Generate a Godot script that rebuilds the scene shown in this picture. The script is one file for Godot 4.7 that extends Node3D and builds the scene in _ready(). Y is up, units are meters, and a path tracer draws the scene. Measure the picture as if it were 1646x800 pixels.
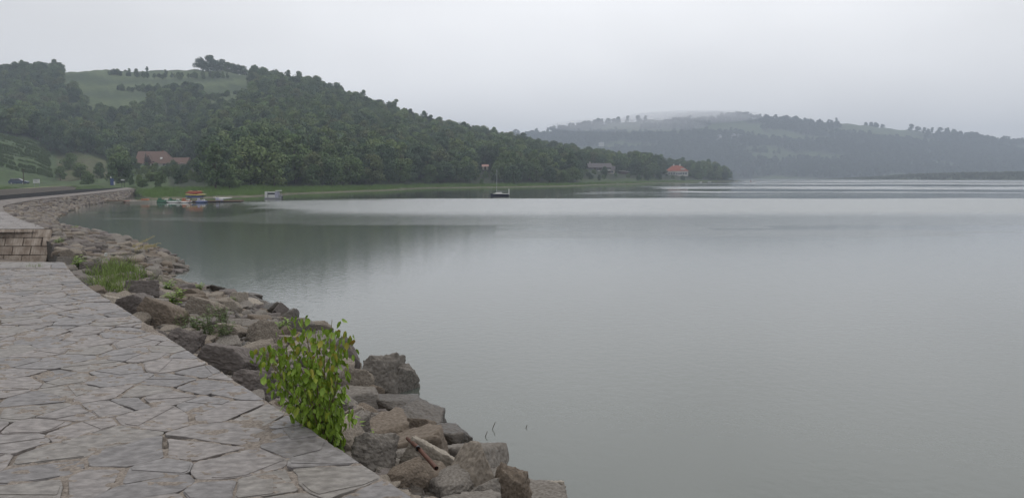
extends Node3D
# A lake shore on a misty day: stone promenade and riprap in front, wooded hills, boats and houses beyond.

const PATH_H := 1.25
var rng := RandomNumberGenerator.new()
var noise := FastNoiseLite.new()
var noise2 := FastNoiseLite.new()
var mats := {}
var named := []          # [node, base label] of alike things that get their place in the row as a last resort

# ---------------------------------------------------------------- mesh builder
class Shape:
	var v := PackedVector3Array()
	var n := PackedVector3Array()
	var c := PackedColorArray()
	func tri(a: Vector3, b: Vector3, d: Vector3, col := Color.WHITE) -> void:
		var g := (d - a).cross(b - a).normalized()
		v.append_array([a, b, d])
		n.append_array([g, g, g])
		c.append_array([col, col, col])
	func tri_n(a: Vector3, b: Vector3, d: Vector3, na: Vector3, nb: Vector3, nd: Vector3, col := Color.WHITE) -> void:
		var g := (d - a).cross(b - a)
		if g.dot(na + nb + nd) < 0.0:
			v.append_array([a, d, b])
			n.append_array([na, nd, nb])
		else:
			v.append_array([a, b, d])
			n.append_array([na, nb, nd])
		c.append_array([col, col, col])
	func quad(a: Vector3, b: Vector3, d: Vector3, e: Vector3, col := Color.WHITE) -> void:
		tri(a, b, d, col)
		tri(a, d, e, col)
	func face(p: Array, centre: Vector3, col := Color.WHITE) -> void:
		var mid := Vector3.ZERO
		for q in p:
			mid += q
		mid /= p.size()
		var out := ((p[2] - p[0]) as Vector3).cross(p[1] - p[0]).dot(mid - centre) > 0.0
		for i in range(1, p.size() - 1):
			if out:
				tri(p[0], p[i], p[i + 1], col)
			else:
				tri(p[0], p[i + 1], p[i], col)
	func box(size: Vector3, at := Vector3.ZERO, b := Basis(), col := Color.WHITE) -> void:
		var h := size * 0.5
		var k := []
		for i in 8:
			k.append(at + b * Vector3(h.x if i & 1 else -h.x, h.y if i & 2 else -h.y, h.z if i & 4 else -h.z))
		for f in [[0, 1, 3, 2], [4, 5, 7, 6], [0, 1, 5, 4], [2, 3, 7, 6], [0, 2, 6, 4], [1, 3, 7, 5]]:
			face([k[f[0]], k[f[1]], k[f[2]], k[f[3]]], at, col)
	func loft(rings: Array, caps := true, col := Color.WHITE) -> void:   # rings of equal point counts
		var mid := Vector3.ZERO
		for r in rings:
			for q in r:
				mid += q / (r.size() * rings.size())
		for i in rings.size() - 1:
			var a: Array = rings[i]
			var b: Array = rings[i + 1]
			for j in a.size():
				var k: int = (j + 1) % a.size()
				face([a[j], a[k], b[k], b[j]], mid, col)
		if caps:
			face(rings[0], mid, col)
			face(rings[-1], mid, col)
	func tube(p: Array, r: Array, sides := 6, col := Color.WHITE) -> void:
		var last := []
		for i in p.size():
			var t: Vector3 = (p[mini(i + 1, p.size() - 1)] - p[maxi(i - 1, 0)]).normalized()
			var u := t.cross(Vector3.UP if absf(t.y) < 0.9 else Vector3.RIGHT).normalized()
			var w := t.cross(u)
			var ring := []
			for s in sides:
				var a := TAU * s / sides
				var d := u * cos(a) + w * sin(a)
				ring.append([p[i] + d * r[i], d])
			if i:
				for s in sides:
					var s2 := (s + 1) % sides
					tri_n(last[s][0], last[s2][0], ring[s2][0], last[s][1], last[s2][1], ring[s2][1], col)
					tri_n(last[s][0], ring[s2][0], ring[s][0], last[s][1], ring[s2][1], ring[s][1], col)
			last = ring
	func prism(poly: Array, y0: float, y1: float, col := Color.WHITE) -> void:   # poly of Vector2 (x, z)
		var a := []
		var b := []
		for q in poly:
			a.append(Vector3(q.x, y0, q.y))
			b.append(Vector3(q.x, y1, q.y))
		loft([a, b], true, col)
	func mesh() -> ArrayMesh:
		var arr := []
		arr.resize(Mesh.ARRAY_MAX)
		arr[Mesh.ARRAY_VERTEX] = v
		arr[Mesh.ARRAY_NORMAL] = n
		arr[Mesh.ARRAY_COLOR] = c
		var m := ArrayMesh.new()
		m.add_surface_from_arrays(Mesh.PRIMITIVE_TRIANGLES, arr)
		return m

func grid_mesh(p: PackedVector3Array, cols: PackedColorArray, w: int, h: int) -> ArrayMesh:   # a smooth sheet of w by h points
	var nn := PackedVector3Array()
	nn.resize(w * h)
	for j in h:
		for i in w:
			var a := p[j * w + mini(i + 1, w - 1)] - p[j * w + maxi(i - 1, 0)]
			var b := p[mini(j + 1, h - 1) * w + i] - p[maxi(j - 1, 0) * w + i]
			var g := a.cross(b).normalized()
			nn[j * w + i] = g if g.y >= 0.0 else -g
	var ix := PackedInt32Array()
	for j in h - 1:
		for i in w - 1:
			var k := j * w + i
			var up := (p[k + w] - p[k]).cross(p[k + 1] - p[k]).y > 0.0
			if up:
				ix.append_array([k, k + 1, k + w, k + 1, k + w + 1, k + w])
			else:
				ix.append_array([k, k + w, k + 1, k + 1, k + w, k + w + 1])
	var arr := []
	arr.resize(Mesh.ARRAY_MAX)
	arr[Mesh.ARRAY_VERTEX] = p
	arr[Mesh.ARRAY_NORMAL] = nn
	arr[Mesh.ARRAY_COLOR] = cols
	arr[Mesh.ARRAY_INDEX] = ix
	var m := ArrayMesh.new()
	m.add_surface_from_arrays(Mesh.PRIMITIVE_TRIANGLES, arr)
	return m

# ---------------------------------------------------------------- materials
func lin(r: float, g: float, b: float) -> Color:
	return Color(r, g, b).linear_to_srgb()

func tex(sd: int, freq: float, low: Color, high: Color, size := 512, octaves := 5, type := FastNoiseLite.TYPE_SIMPLEX_SMOOTH) -> NoiseTexture2D:
	var f := FastNoiseLite.new()
	f.seed = sd
	f.noise_type = type
	f.frequency = freq
	f.fractal_octaves = octaves
	var t := NoiseTexture2D.new()
	t.width = size
	t.height = size
	t.seamless = true
	t.noise = f
	var g := Gradient.new()
	g.set_color(0, low)
	g.set_color(1, high)
	t.color_ramp = g
	return t

func mat(called: String, col: Color, rough := 0.85, t: Texture2D = null, scale := 1.0, bump: Texture2D = null, bump_cm := 1.0, world := false, tinted := false) -> StandardMaterial3D:
	var m := StandardMaterial3D.new()
	m.resource_name = called
	m.albedo_color = col
	m.roughness = rough
	m.metallic_specular = 0.4
	m.vertex_color_use_as_albedo = tinted
	if t or bump:
		m.uv1_triplanar = true
		m.uv1_world_triplanar = world
		m.uv1_scale = Vector3.ONE * scale
	if t:
		m.albedo_texture = t
	if bump:
		m.heightmap_enabled = true
		m.heightmap_texture = bump
		m.heightmap_scale = bump_cm
	mats[called] = m
	return m

# ---------------------------------------------------------------- tagging
func tag(o: Node3D, label: String, category: String, group := "", kind := "") -> void:
	if label:
		o.set_meta("label", label)
	if category:
		o.set_meta("category", category)
	if group:
		o.set_meta("group", group)
	if kind:
		o.set_meta("kind", kind)

func thing(called: String, label: String, category: String, at := Vector3.ZERO, turn := 0.0, group := "") -> Node3D:
	var o := Node3D.new()
	o.name = called
	add_child(o, true)
	o.position = at
	o.rotation.y = turn
	tag(o, label, category, group)
	return o

func put(called: String, m: Mesh, material: Material, parent: Node3D = self, at := Vector3.ZERO) -> MeshInstance3D:
	var o := MeshInstance3D.new()
	o.name = called
	o.mesh = m
	if material:
		o.material_override = material
	o.position = at
	parent.add_child(o, true)
	return o

func put_box(called: String, size: Vector3, at: Vector3, material: Material, parent: Node3D = self, b := Basis()) -> MeshInstance3D:
	var s := Shape.new()
	s.box(size, Vector3.ZERO, b)
	return put(called, s.mesh(), material, parent, at)

func structure(called: String, m: Mesh, material: Material) -> MeshInstance3D:
	var o := put(called, m, material)
	o.set_meta("kind", "structure")
	return o

func scatter(called: String, m: Mesh, material: Material, spots: Array, tints: Array = [], parent: Node3D = self) -> MultiMeshInstance3D:
	var mm := MultiMesh.new()
	mm.transform_format = MultiMesh.TRANSFORM_3D
	mm.use_colors = tints.size() > 0
	mm.mesh = m
	mm.instance_count = spots.size()
	for i in spots.size():
		mm.set_instance_transform(i, spots[i])
		if tints:
			mm.set_instance_color(i, tints[i])
	var o := MultiMeshInstance3D.new()
	o.name = called
	o.multimesh = mm
	o.material_override = material
	o.set_meta("kind", "stuff")
	parent.add_child(o, true)
	return o

const COUNT := ["", "one", "two", "three", "four", "five", "six", "seven", "eight", "nine", "ten", "eleven", "twelve"]
const NTH := ["", "first", "second", "third", "fourth", "fifth", "sixth", "seventh", "eighth", "ninth", "tenth", "eleventh", "twelfth"]
func tell_apart() -> void:   # alike neighbours of one base label get their place in the row
	var by := {}
	for e in named:
		if not by.has(e[1]):
			by[e[1]] = []
		by[e[1]].append(e[0])
	for base in by:
		var l: Array = by[base]
		if l.size() == 1:
			l[0].set_meta("label", base)
			continue
		l.sort_custom(func(a, b): return a.position.x / -a.position.z < b.position.x / -b.position.z)
		for i in l.size():
			var where := ""
			if l.size() > 12:
				where = ""
			elif l.size() == 2:
				where = ", left one of two" if i == 0 else ", right one of two"
			elif i == 0:
				where = ", leftmost of %s" % COUNT[l.size()]
			elif i == l.size() - 1:
				where = ", rightmost of %s" % COUNT[l.size()]
			else:
				where = ", %s from left of %s" % [NTH[i + 1], COUNT[l.size()]]
			l[i].set_meta("label", base + where)

# ---------------------------------------------------------------- rocks
func rock_mesh(sd: int, nseg: int, kind: int) -> ArrayMesh:
	var r := RandomNumberGenerator.new()
	r.seed = sd
	var pl := []
	var tilt := Basis.from_euler(Vector3(r.randf_range(-0.25, 0.25), r.randf_range(0, TAU), r.randf_range(-0.25, 0.25)))
	for a in [Vector3.RIGHT, Vector3.LEFT, Vector3.UP, Vector3.DOWN, Vector3.BACK, Vector3.FORWARD]:
		var d: Vector3 = a + Vector3(r.randf_range(-1, 1), r.randf_range(-1, 1), r.randf_range(-1, 1)) * (0.22 if kind < 2 else 0.34)
		pl.append([tilt * d.normalized(), r.randf_range(0.40, 0.5)])
	var extra := 3 if kind == 0 else (5 if kind == 1 else 7)
	for i in extra:
		var d := Vector3(r.randf_range(-1, 1), r.randf_range(-0.3, 1), r.randf_range(-1, 1)).normalized()
		pl.append([d, r.randf_range(0.42, 0.58)])
	if kind == 3:   # a pointed stone: two steep faces meet near the top
		pl.append([Vector3(0.8, 0.55, 0.1).normalized(), 0.30])
		pl.append([Vector3(-0.7, 0.6, 0.3).normalized(), 0.33])
	var power := 80.0 if kind != 2 else 30.0
	var f := FastNoiseLite.new()
	f.seed = sd
	f.frequency = 2.2
	f.fractal_octaves = 4
	var strata := tilt * Vector3(r.randf_range(-0.2, 0.2), 1, r.randf_range(-0.2, 0.2)).normalized()
	var index := {}
	var p := PackedVector3Array()
	var ix := PackedInt32Array()
	for side in 6:
		var ids := []
		for j in nseg + 1:
			for i in nseg + 1:
				var a := tan((2.0 * i / nseg - 1.0) * PI / 4)
				var b := tan((2.0 * j / nseg - 1.0) * PI / 4)
				var u: Vector3 = [Vector3(1, a, b), Vector3(-1, a, b), Vector3(a, 1, b), Vector3(a, -1, b), Vector3(a, b, 1), Vector3(a, b, -1)][side].normalized()
				var key := Vector3i((u * 9999.0).round())
				if not index.has(key):
					var s := 0.0
					for q in pl:
						var d: float = u.dot(q[0])
						if d > 0.05:
							s += pow(d / q[1], power)
					var rad: float = pow(s, -1.0 / power)
					var w: Vector3 = u * rad
					var n1 := f.get_noise_3dv(w * 1.6)
					var level: float = w.dot(strata) * 9.0 + n1 * 1.2
					var step: float = level - floorf(level)
					rad *= 1.0 + n1 * (0.16 if kind == 4 else 0.07) + f.get_noise_3dv(w * 6.0) * 0.04 + (0.018 if step > 0.6 else 0.0)
					index[key] = p.size()
					p.append(u * rad)
				ids.append(index[key])
		for j in nseg:
			for i in nseg:
				var k := j * (nseg + 1) + i
				var q := [ids[k], ids[k + 1], ids[k + nseg + 2], ids[k + nseg + 1]]
				var out := (p[q[2]] - p[q[0]]).cross(p[q[1]] - p[q[0]]).dot(p[q[0]] + p[q[2]]) > 0.0
				ix.append_array([q[0], q[1], q[2], q[0], q[2], q[3]] if out else [q[0], q[2], q[1], q[0], q[3], q[2]])
	var nn := PackedVector3Array()
	nn.resize(p.size())
	for t in range(0, ix.size(), 3):
		var g := (p[ix[t + 2]] - p[ix[t]]).cross(p[ix[t + 1]] - p[ix[t]])
		for k in 3:
			nn[ix[t + k]] += g
	for i in nn.size():
		nn[i] = nn[i].normalized()
	var arr := []
	arr.resize(Mesh.ARRAY_MAX)
	arr[Mesh.ARRAY_VERTEX] = p
	arr[Mesh.ARRAY_NORMAL] = nn
	arr[Mesh.ARRAY_INDEX] = ix
	var m := ArrayMesh.new()
	m.add_surface_from_arrays(Mesh.PRIMITIVE_TRIANGLES, arr)
	return m

var rocks := []
var fine_rocks := []
var tones := []
const TONE := ["tan", "grey", "dark slate", "brown", "pale"]

# ---------------------------------------------------------------- trees
func crown_mesh(sd: int, wide: float, tall: float, low: float, blobs: int, leaves: int, size: float) -> ArrayMesh:
	var r := RandomNumberGenerator.new()
	r.seed = sd
	var s := Shape.new()
	for b in blobs:
		var a := r.randf() * TAU
		var y := pow(r.randf(), 0.8)
		var reach := sqrt(maxf(0.0, 1.0 - pow(2.0 * y - 0.85, 2.0) * 0.75)) * r.randf_range(0.35, 0.8)
		var at := Vector3(cos(a) * reach * wide * 0.5, low + y * (tall - low) * 0.86, sin(a) * reach * wide * 0.5)
		if b == 0:
			at = Vector3(0, low + (tall - low) * 0.86, 0)
		var rad := wide * r.randf_range(0.16, 0.27)
		var shade := r.randf_range(0.75, 1.25)
		var warm := r.randf_range(0.9, 1.15)
		for k in leaves:
			var d := Vector3(r.randfn(), r.randfn() + 0.25, r.randfn()).normalized()
			var q := at + d * rad * pow(r.randf(), 0.28) * Vector3(1, 0.8, 1)
			var g := (d + Vector3(r.randfn(), r.randfn(), r.randfn()) * 0.45).normalized()
			var u := g.cross(Vector3(r.randfn(), r.randfn(), r.randfn())).normalized()
			var w := g.cross(u)
			var e := size * r.randf_range(0.6, 1.3)
			var t := shade * r.randf_range(0.8, 1.2)
			var col := Color(t * warm, t, t * 0.9)
			var pts := [q - u * e * 0.5, q + w * e * 0.32 + g * e * 0.1, q + u * e * 0.5, q - w * e * 0.34]
			s.face(pts, at, col)
	return s.mesh()

func conifer_mesh(sd: int) -> ArrayMesh:
	var r := RandomNumberGenerator.new()
	r.seed = sd
	var s := Shape.new()
	for layer in 16:
		var y := 0.8 + layer * 0.57
		var reach := (10.2 - y) * 0.24
		for k in 16:
			var a := r.randf() * TAU
			var d := Vector3(cos(a), -0.35, sin(a))
			var q := Vector3(0, y + r.randf_range(-0.2, 0.2), 0)
			var w := d.cross(Vector3.UP).normalized() * reach * 0.22
			var tip := q + d * reach * r.randf_range(0.75, 1.15)
			var mid := q + d * reach * 0.5 + Vector3(0, 0.12, 0)
			var t := r.randf_range(0.75, 1.2)
			s.face([q, mid - w, tip, mid + w], Vector3(0, y - 3, 0), Color(t, t, t))
	return s.mesh()

func trunk_mesh(h: float, rad: float) -> ArrayMesh:
	var s := Shape.new()
	s.tube([Vector3(0, -0.6, 0), Vector3(0.1, h * 0.5, 0.05), Vector3(0, h, 0.1)], [rad, rad * 0.75, rad * 0.35], 6)
	for k in 4:
		var a := TAU * k / 4.0 + 0.4
		var d := Vector3(cos(a), 0.9, sin(a))
		s.tube([Vector3(0.05, h * (0.45 + 0.1 * k), 0.05), Vector3(0.05, h * (0.45 + 0.1 * k), 0.05) + d * h * 0.32], [rad * 0.45, rad * 0.15], 5)
	return s.mesh()

var crowns := []
var trunk: ArrayMesh
var leaf_mats := []

func tree(called: String, base: String, group: String, at: Vector3, scale: float, variant: int, tone: int, squash := 1.0) -> Node3D:
	var o := thing(called, base, "shrub" if called == "shrub" else "tree", at, rng.randf() * TAU, group)
	o.scale = Vector3(scale, scale * squash, scale)
	put("crown", crowns[variant], leaf_mats[tone], o)
	put("trunk", trunk, mats.bark, o)
	named.append([o, base])
	return o

func conifer(base: String, at: Vector3, height: float, tone: Material, slim := 1.0) -> void:
	var o := thing("conifer_tree", base, "tree", at, rng.randf() * TAU)
	o.scale = Vector3(slim, 1.0, slim) * height / 10.0
	put("crown", conifer_mesh(rng.randi()), tone, o)
	put("trunk", trunk, mats.bark, o)
	named.append([o, base])

# ---------------------------------------------------------------- land tables: x/depth of a column, then depth, height along it
const LAND := [
	[-1.084, 26.171, 0.9, 29.471, 1.8, 110, 2.2, 150, 5, 230, 18, 330, 40, 480, 75, 650, 72],
	[-0.88, 58.901, 0.9, 62.201, 1.8, 130, 2, 180, 5, 260, 19, 370, 38, 510, 75, 690, 70],
	[-0.675, 102.063, 0.9, 105.363, 1.8, 195, 1.747, 225, 6.206, 300, 19.894, 400, 33.973, 520, 72.471, 700, 66],
	[-0.634, 116.57, 0.9, 119.87, 1.8, 197, 1.568, 232, 4.78, 305, 17.956, 400, 33.333, 530, 74.634, 700, 68],
	[-0.593, 136.931, 0.9, 140.231, 1.8, 200, 1.454, 240, 3.26, 310, 12.19, 400, 30.768, 540, 76.4, 700, 72],
	[-0.552, 154.2, 0.9, 157.5, 1.8, 200, 1.373, 240, 3.065, 310, 12.19, 410, 34.731, 560, 79.981, 700, 76],
	[-0.511, 171.2, 0.9, 174.5, 1.8, 200, 1.373, 240, 3.26, 312, 9.216, 420, 38.178, 590, 84.537, 730, 80],
	[-0.47, 118, -0.3, 132, 0.372, 146, 0.9, 215, 2.951, 312, 8.206, 430, 40.375, 600, 85.908, 740, 82],
	[-0.429, 121, -0.3, 133.5, 0.372, 146, 0.9, 205, 2.984, 316, 8.776, 435, 42.192, 600, 85.908, 740, 84],
	[-0.388, 127, -0.3, 138.5, 0.31, 150, 0.8, 200, 3.162, 305, 12.545, 435, 42.887, 590, 85.004, 720, 80],
	[-0.347, 135, -0.3, 145.5, 0.372, 156, 0.9, 200, 3.325, 300, 15.304, 420, 40.192, 560, 76.877, 700, 70],
	[-0.265, 166, -0.3, 174, 0.372, 182, 0.9, 215, 3.301, 300, 14.336, 390, 33.215, 500, 60.302, 650, 54],
	[-0.183, 193, -0.3, 202.5, 0.372, 212, 0.9, 240, 3.455, 310, 12.69, 390, 26.334, 480, 44.646, 620, 38],
	[-0.101, 247, -0.3, 254.5, 0.31, 262, 0.8, 285, 3.65, 340, 11.092, 400, 20.156, 475, 32.041, 600, 26],
	[-0.019, 259, -0.3, 267.5, 0.31, 276, 0.8, 305, 3.402, 360, 9.781, 420, 16.577, 490, 24.66, 600, 18],
	[0.063, 285, -0.3, 297.5, 0.31, 310, 0.8, 345, 3.089, 400, 7.87, 460, 12.229, 520, 17.134, 620, 12],
	[0.145, 371, -0.3, 378, 0.31, 385, 0.8, 410, 2.984, 450, 5.842, 500, 8.114, 570, 11.511, 660, 8],
	[0.227, 487, -0.3, 493.5, 0.31, 500, 0.8, 525, 1.8, 560, 3.5, 600, 5.5, 640, 6, 720, 3],
	[0.28, 590, -0.3, 595, 0.124, 600, 0.5, 612, 0.9, 630, 1.2, 650, 1.6, 670, 1.6, 700, 0],
	[0.305, 640, -0.6, 643, -0.124, 646, 0.1, 652, 0.1, 658, 0.1, 665, 0, 672, -0.5, 690, -1]
]
const FAR_LAND := [
	[-0.216, 1380, -0.5, 1405, 3, 1530, 20.371, 1680, 50.52, 1850, 81.483, 2400, 73.335],
	[-0.101, 1380, -0.5, 1405, 3, 1530, 22.606, 1680, 56.063, 1850, 90.424, 2400, 81.382],
	[-0.035, 1380, -0.5, 1405, 3, 1530, 25.211, 1680, 62.524, 1850, 100.845, 2400, 90.76],
	[0.022, 1380, -0.5, 1405, 3, 1530, 27.07, 1680, 67.134, 1850, 108.281, 2400, 97.453],
	[0.063, 1380, -0.5, 1405, 3, 1530, 29.671, 1680, 73.583, 1850, 118.682, 2400, 106.814],
	[0.104, 1380, -0.5, 1405, 3, 1530, 31.897, 1680, 79.105, 1850, 127.588, 2400, 114.83],
	[0.145, 1380, -0.5, 1405, 3, 1530, 33.751, 1680, 83.703, 1850, 135.004, 2400, 121.504],
	[0.178, 1380, -0.5, 1405, 3, 1530, 34.863, 1680, 86.46, 1850, 139.451, 2400, 125.506],
	[0.227, 1380, -0.5, 1405, 3, 1530, 36.344, 1680, 90.134, 1850, 145.377, 2400, 130.839],
	[0.293, 1380, -0.5, 1405, 3, 1530, 37.085, 1680, 91.97, 1850, 148.338, 2400, 133.504],
	[0.35, 1380, -0.5, 1405, 3, 1530, 35.233, 1680, 87.378, 1850, 140.933, 2400, 126.839],
	[0.416, 1384.5, -0.5, 1409.5, 3, 1534.5, 33.751, 1684.5, 83.703, 1850, 135.004, 2400, 121.504],
	[0.473, 1395, -0.5, 1420, 3, 1545, 31.155, 1695, 77.265, 1850, 124.621, 2400, 112.159],
	[0.514, 1402.5, -0.5, 1427.5, 3, 1552.5, 28.928, 1702.5, 71.741, 1850, 115.711, 2400, 104.14],
	[0.555, 1410, -0.5, 1435, 3, 1560, 27.442, 1710, 68.056, 1850, 109.767, 2400, 98.791],
	[0.604, 1419, -0.5, 1444, 3, 1569, 24.467, 1719, 60.678, 1850, 97.868, 2400, 88.082],
	[0.675, 1431.9, -0.5, 1456.9, 3, 1581.9, 20.744, 1731.9, 51.444, 1850, 82.974, 2400, 74.677],
	[0.768, 1449, -0.5, 1474, 3, 1599, 17.387, 1749, 43.121, 1850, 69.55, 2400, 62.595],
	[0.883, 1470, -0.5, 1495, 3, 1620, 15.147, 1770, 37.566, 1850, 60.59, 2400, 54.531],
	[1.129, 1515, -0.5, 1540, 3, 1665, 13.653, 1815, 33.859, 1850, 54.612, 2400, 49.15]
]
const ISLAND := [
	[0.383, 1150, -0.4, 1154, 0.5, 1175, 0.4, 1270, 0.4, 1310, -0.5],
	[0.473, 1010, -0.4, 1014, 0.5, 1035, 1.27, 1130, 1.27, 1170, -0.5],
	[0.539, 930, -0.4, 934, 0.5, 955, 4.226, 1050, 4.226, 1090, -0.5],
	[0.604, 880, -0.4, 884, 0.5, 905, 5.451, 1000, 5.451, 1040, -0.5],
	[0.675, 850, -0.4, 854, 0.5, 875, 6.315, 970, 6.315, 1010, -0.5],
	[0.801, 840, -0.4, 844, 0.5, 865, 7.268, 960, 7.268, 1000, -0.5],
	[1.129, 840, -0.4, 844, 0.5, 865, 7.268, 960, 7.268, 1000, -0.5]
]

func column(tab: Array, t: float) -> Array:
	var i := 0
	while i < tab.size() - 2 and tab[i + 1][0] < t:
		i += 1
	var k := clampf((t - tab[i][0]) / (tab[i + 1][0] - tab[i][0]), 0.0, 1.0)
	k = lerpf(k, k * k * (3.0 - 2.0 * k), 0.6)
	var out := [t]
	for j in range(1, tab[i].size()):
		out.append(lerpf(tab[i][j], tab[i + 1][j], k))
	return out

func land_height(tab: Array, x: float, depth: float) -> float:
	var r := column(tab, x / depth)
	if depth <= r[1]:
		return r[2] - (r[1] - depth) * 0.2
	for j in range(1, r.size() - 2, 2):
		if depth <= r[j + 2]:
			var k: float = (depth - r[j]) / (r[j + 2] - r[j])
			return lerpf(r[j + 1], r[j + 3], k)
	return r[-1]

func land_mesh(tab: Array, t0: float, t1: float, nt: int, sub: int, rough: float, paint: Callable) -> ArrayMesh:
	var p := PackedVector3Array()
	var cols := PackedColorArray()
	var nd: int = (tab[0].size() - 1) / 2
	var h := (nd - 1) * sub + 2
	for i in nt:
		var t := lerpf(t0, t1, float(i) / (nt - 1))
		var r := column(tab, t)
		for j in h:
			var depth: float
			var y: float
			if j == 0:
				depth = r[1] - 6.0
				y = minf(r[2] - 2.5, -1.5)
			else:
				var a := mini((j - 1) / sub, nd - 2)
				var k := float(j - 1 - a * sub) / sub
				depth = lerpf(r[1 + a * 2], r[3 + a * 2], k)
				y = lerpf(r[2 + a * 2], r[4 + a * 2], k)
				if y > 0.2:
					y += noise.get_noise_2d(t * depth * 1.2, depth * 1.2) * rough * clampf((y - 0.2) * 0.3, 0.05, 1.0)
			var q := Vector3(t * depth, y, -depth)
			p.append(q)
			cols.append(paint.call(q, j, sub))
	return grid_mesh(p, cols, h, nt)

# ---------------------------------------------------------------- promenade lines
const EDGE := [Vector3(4.798, 1.25, 1.617), Vector3(-0.715, 1.25, -5.498), Vector3(-1.027, 1.25, -5.904), Vector3(-1.319, 1.25, -6.284), Vector3(-1.61, 1.25, -6.664), Vector3(-1.923, 1.25, -7.071), Vector3(-2.278, 1.25, -7.531), Vector3(-2.695, 1.25, -8.071), Vector3(-3.168, 1.25, -8.677), Vector3(-3.676, 1.25, -9.326), Vector3(-4.227, 1.25, -10.029), Vector3(-4.825, 1.25, -10.795), Vector3(-5.477, 1.25, -11.636), Vector3(-6.189, 1.25, -12.562), Vector3(-6.936, 1.25, -13.518), Vector3(-7.709, 1.25, -14.487), Vector3(-8.535, 1.25, -15.529), Vector3(-9.443, 1.25, -16.709), Vector3(-10.46, 1.25, -18.09), Vector3(-11.614, 1.25, -19.734), Vector3(-12.972, 1.25, -21.777), Vector3(-14.523, 1.25, -24.193), Vector3(-16.184, 1.25, -26.81), Vector3(-17.869, 1.25, -29.454), Vector3(-19.492, 1.25, -31.951), Vector3(-20.969, 1.25, -34.126), Vector3(-22.304, 1.25, -35.967), Vector3(-23.568, 1.25, -37.609), Vector3(-24.771, 1.25, -39.104), Vector3(-25.923, 1.25, -40.504), Vector3(-27.034, 1.25, -41.858), Vector3(-28.114, 1.25, -43.22), Vector3(-29.155, 1.25, -44.567), Vector3(-30.144, 1.25, -45.854), Vector3(-31.093, 1.25, -47.097), Vector3(-32.011, 1.25, -48.31), Vector3(-32.907, 1.25, -49.51), Vector3(-33.793, 1.25, -50.711), Vector3(-34.658, 1.25, -51.897), Vector3(-35.493, 1.25, -53.051), Vector3(-36.306, 1.25, -54.192), Vector3(-37.108, 1.25, -55.336), Vector3(-37.908, 1.25, -56.501), Vector3(-38.715, 1.25, -57.703), Vector3(-39.495, 1.25, -58.847), Vector3(-40.235, 1.25, -59.901), Vector3(-40.972, 1.25, -60.976), Vector3(-41.745, 1.25, -62.181), Vector3(-42.593, 1.25, -63.628), Vector3(-43.556, 1.25, -65.427), Vector3(-44.668, 1.25, -67.62), Vector3(-45.907, 1.25, -70.129), Vector3(-47.221, 1.25, -72.878), Vector3(-48.559, 1.25, -75.796), Vector3(-49.867, 1.25, -78.808), Vector3(-51.096, 1.25, -81.84), Vector3(-52.156, 1.25, -84.726), Vector3(-53.07, 1.25, -87.488), Vector3(-53.955, 1.25, -90.345), Vector3(-54.929, 1.25, -93.514), Vector3(-56.109, 1.25, -97.21), Vector3(-57.61, 1.25, -101.65), Vector3(-59.508, 1.25, -107.085), Vector3(-61.723, 1.25, -113.391), Vector3(-64.143, 1.25, -120.225), Vector3(-66.657, 1.25, -127.243), Vector3(-69.153, 1.25, -134.103), Vector3(-71.521, 1.25, -140.461), Vector3(-73.771, 1.25, -146.308), Vector3(-75.995, 1.25, -151.918), Vector3(-78.202, 1.25, -157.369), Vector3(-80.4, 1.25, -162.741), Vector3(-82.598, 1.25, -168.113), Vector3(-84.804, 1.25, -173.564)]
const BANK_TOP := [Vector3(4.768, 1.25, 1.64), Vector3(-0.715, 1.25, -5.498), Vector3(-1.428, 1.25, -6.426), Vector3(-2.695, 1.25, -8.071), Vector3(-3.702, 1.25, -9.364), Vector3(-4.568, 1.25, -10.476), Vector3(-6.189, 1.25, -12.562), Vector3(-8.529, 1.25, -15.656), Vector3(-11.614, 1.25, -19.734), Vector3(-14.485, 1.25, -24.189), Vector3(-17.996, 1.25, -29.615), Vector3(-20.969, 1.25, -34.126), Vector3(-28.114, 1.25, -43.22), Vector3(-33.793, 1.25, -50.711), Vector3(-38.715, 1.25, -57.703), Vector3(-43.556, 1.25, -65.427), Vector3(-51.096, 1.25, -81.84), Vector3(-57.61, 1.25, -101.65), Vector3(-71.521, 1.25, -140.461), Vector3(-84.804, 1.25, -173.564)]
const BANK_SHORE := [Vector3(6.661, 0, -0.67), Vector3(0.679, 0, -7.808), Vector3(-0.715, 0, -9.616), Vector3(-2.114, 0, -11.93), Vector3(-3.071, 0, -14.241), Vector3(-4.554, 0, -17.205), Vector3(-7.55, 0, -21.787), Vector3(-10.61, 0, -24.755), Vector3(-12.466, 0, -26.885), Vector3(-13.36, 0, -30.429), Vector3(-16.723, 0, -36.184), Vector3(-24.863, 0, -46.458), Vector3(-33.869, 0, -55.819), Vector3(-37.318, 0, -61.204), Vector3(-41.053, 0, -67.733), Vector3(-46.506, 0, -78.482), Vector3(-54.061, 0, -95.254), Vector3(-58.842, 0, -109.245), Vector3(-65.263, 0, -128.032), Vector3(-80.007, 0, -160.126)]

func edge_x(z: float) -> float:
	for i in EDGE.size() - 1:
		if z <= EDGE[i].z and z >= EDGE[i + 1].z:
			return lerpf(EDGE[i].x, EDGE[i + 1].x, (z - EDGE[i].z) / (EDGE[i + 1].z - EDGE[i].z))
	return EDGE[0].x + (EDGE[0].x - EDGE[1].x) / (EDGE[0].z - EDGE[1].z) * (z - EDGE[0].z)

func edge_left(i: int, off: float) -> Vector3:
	var a: Vector3 = EDGE[maxi(i - 2, 0)]
	var b: Vector3 = EDGE[mini(i + 2, EDGE.size() - 1)]
	var t := (b - a).normalized()
	return EDGE[i] + Vector3(t.z, 0, -t.x) * off

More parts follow.
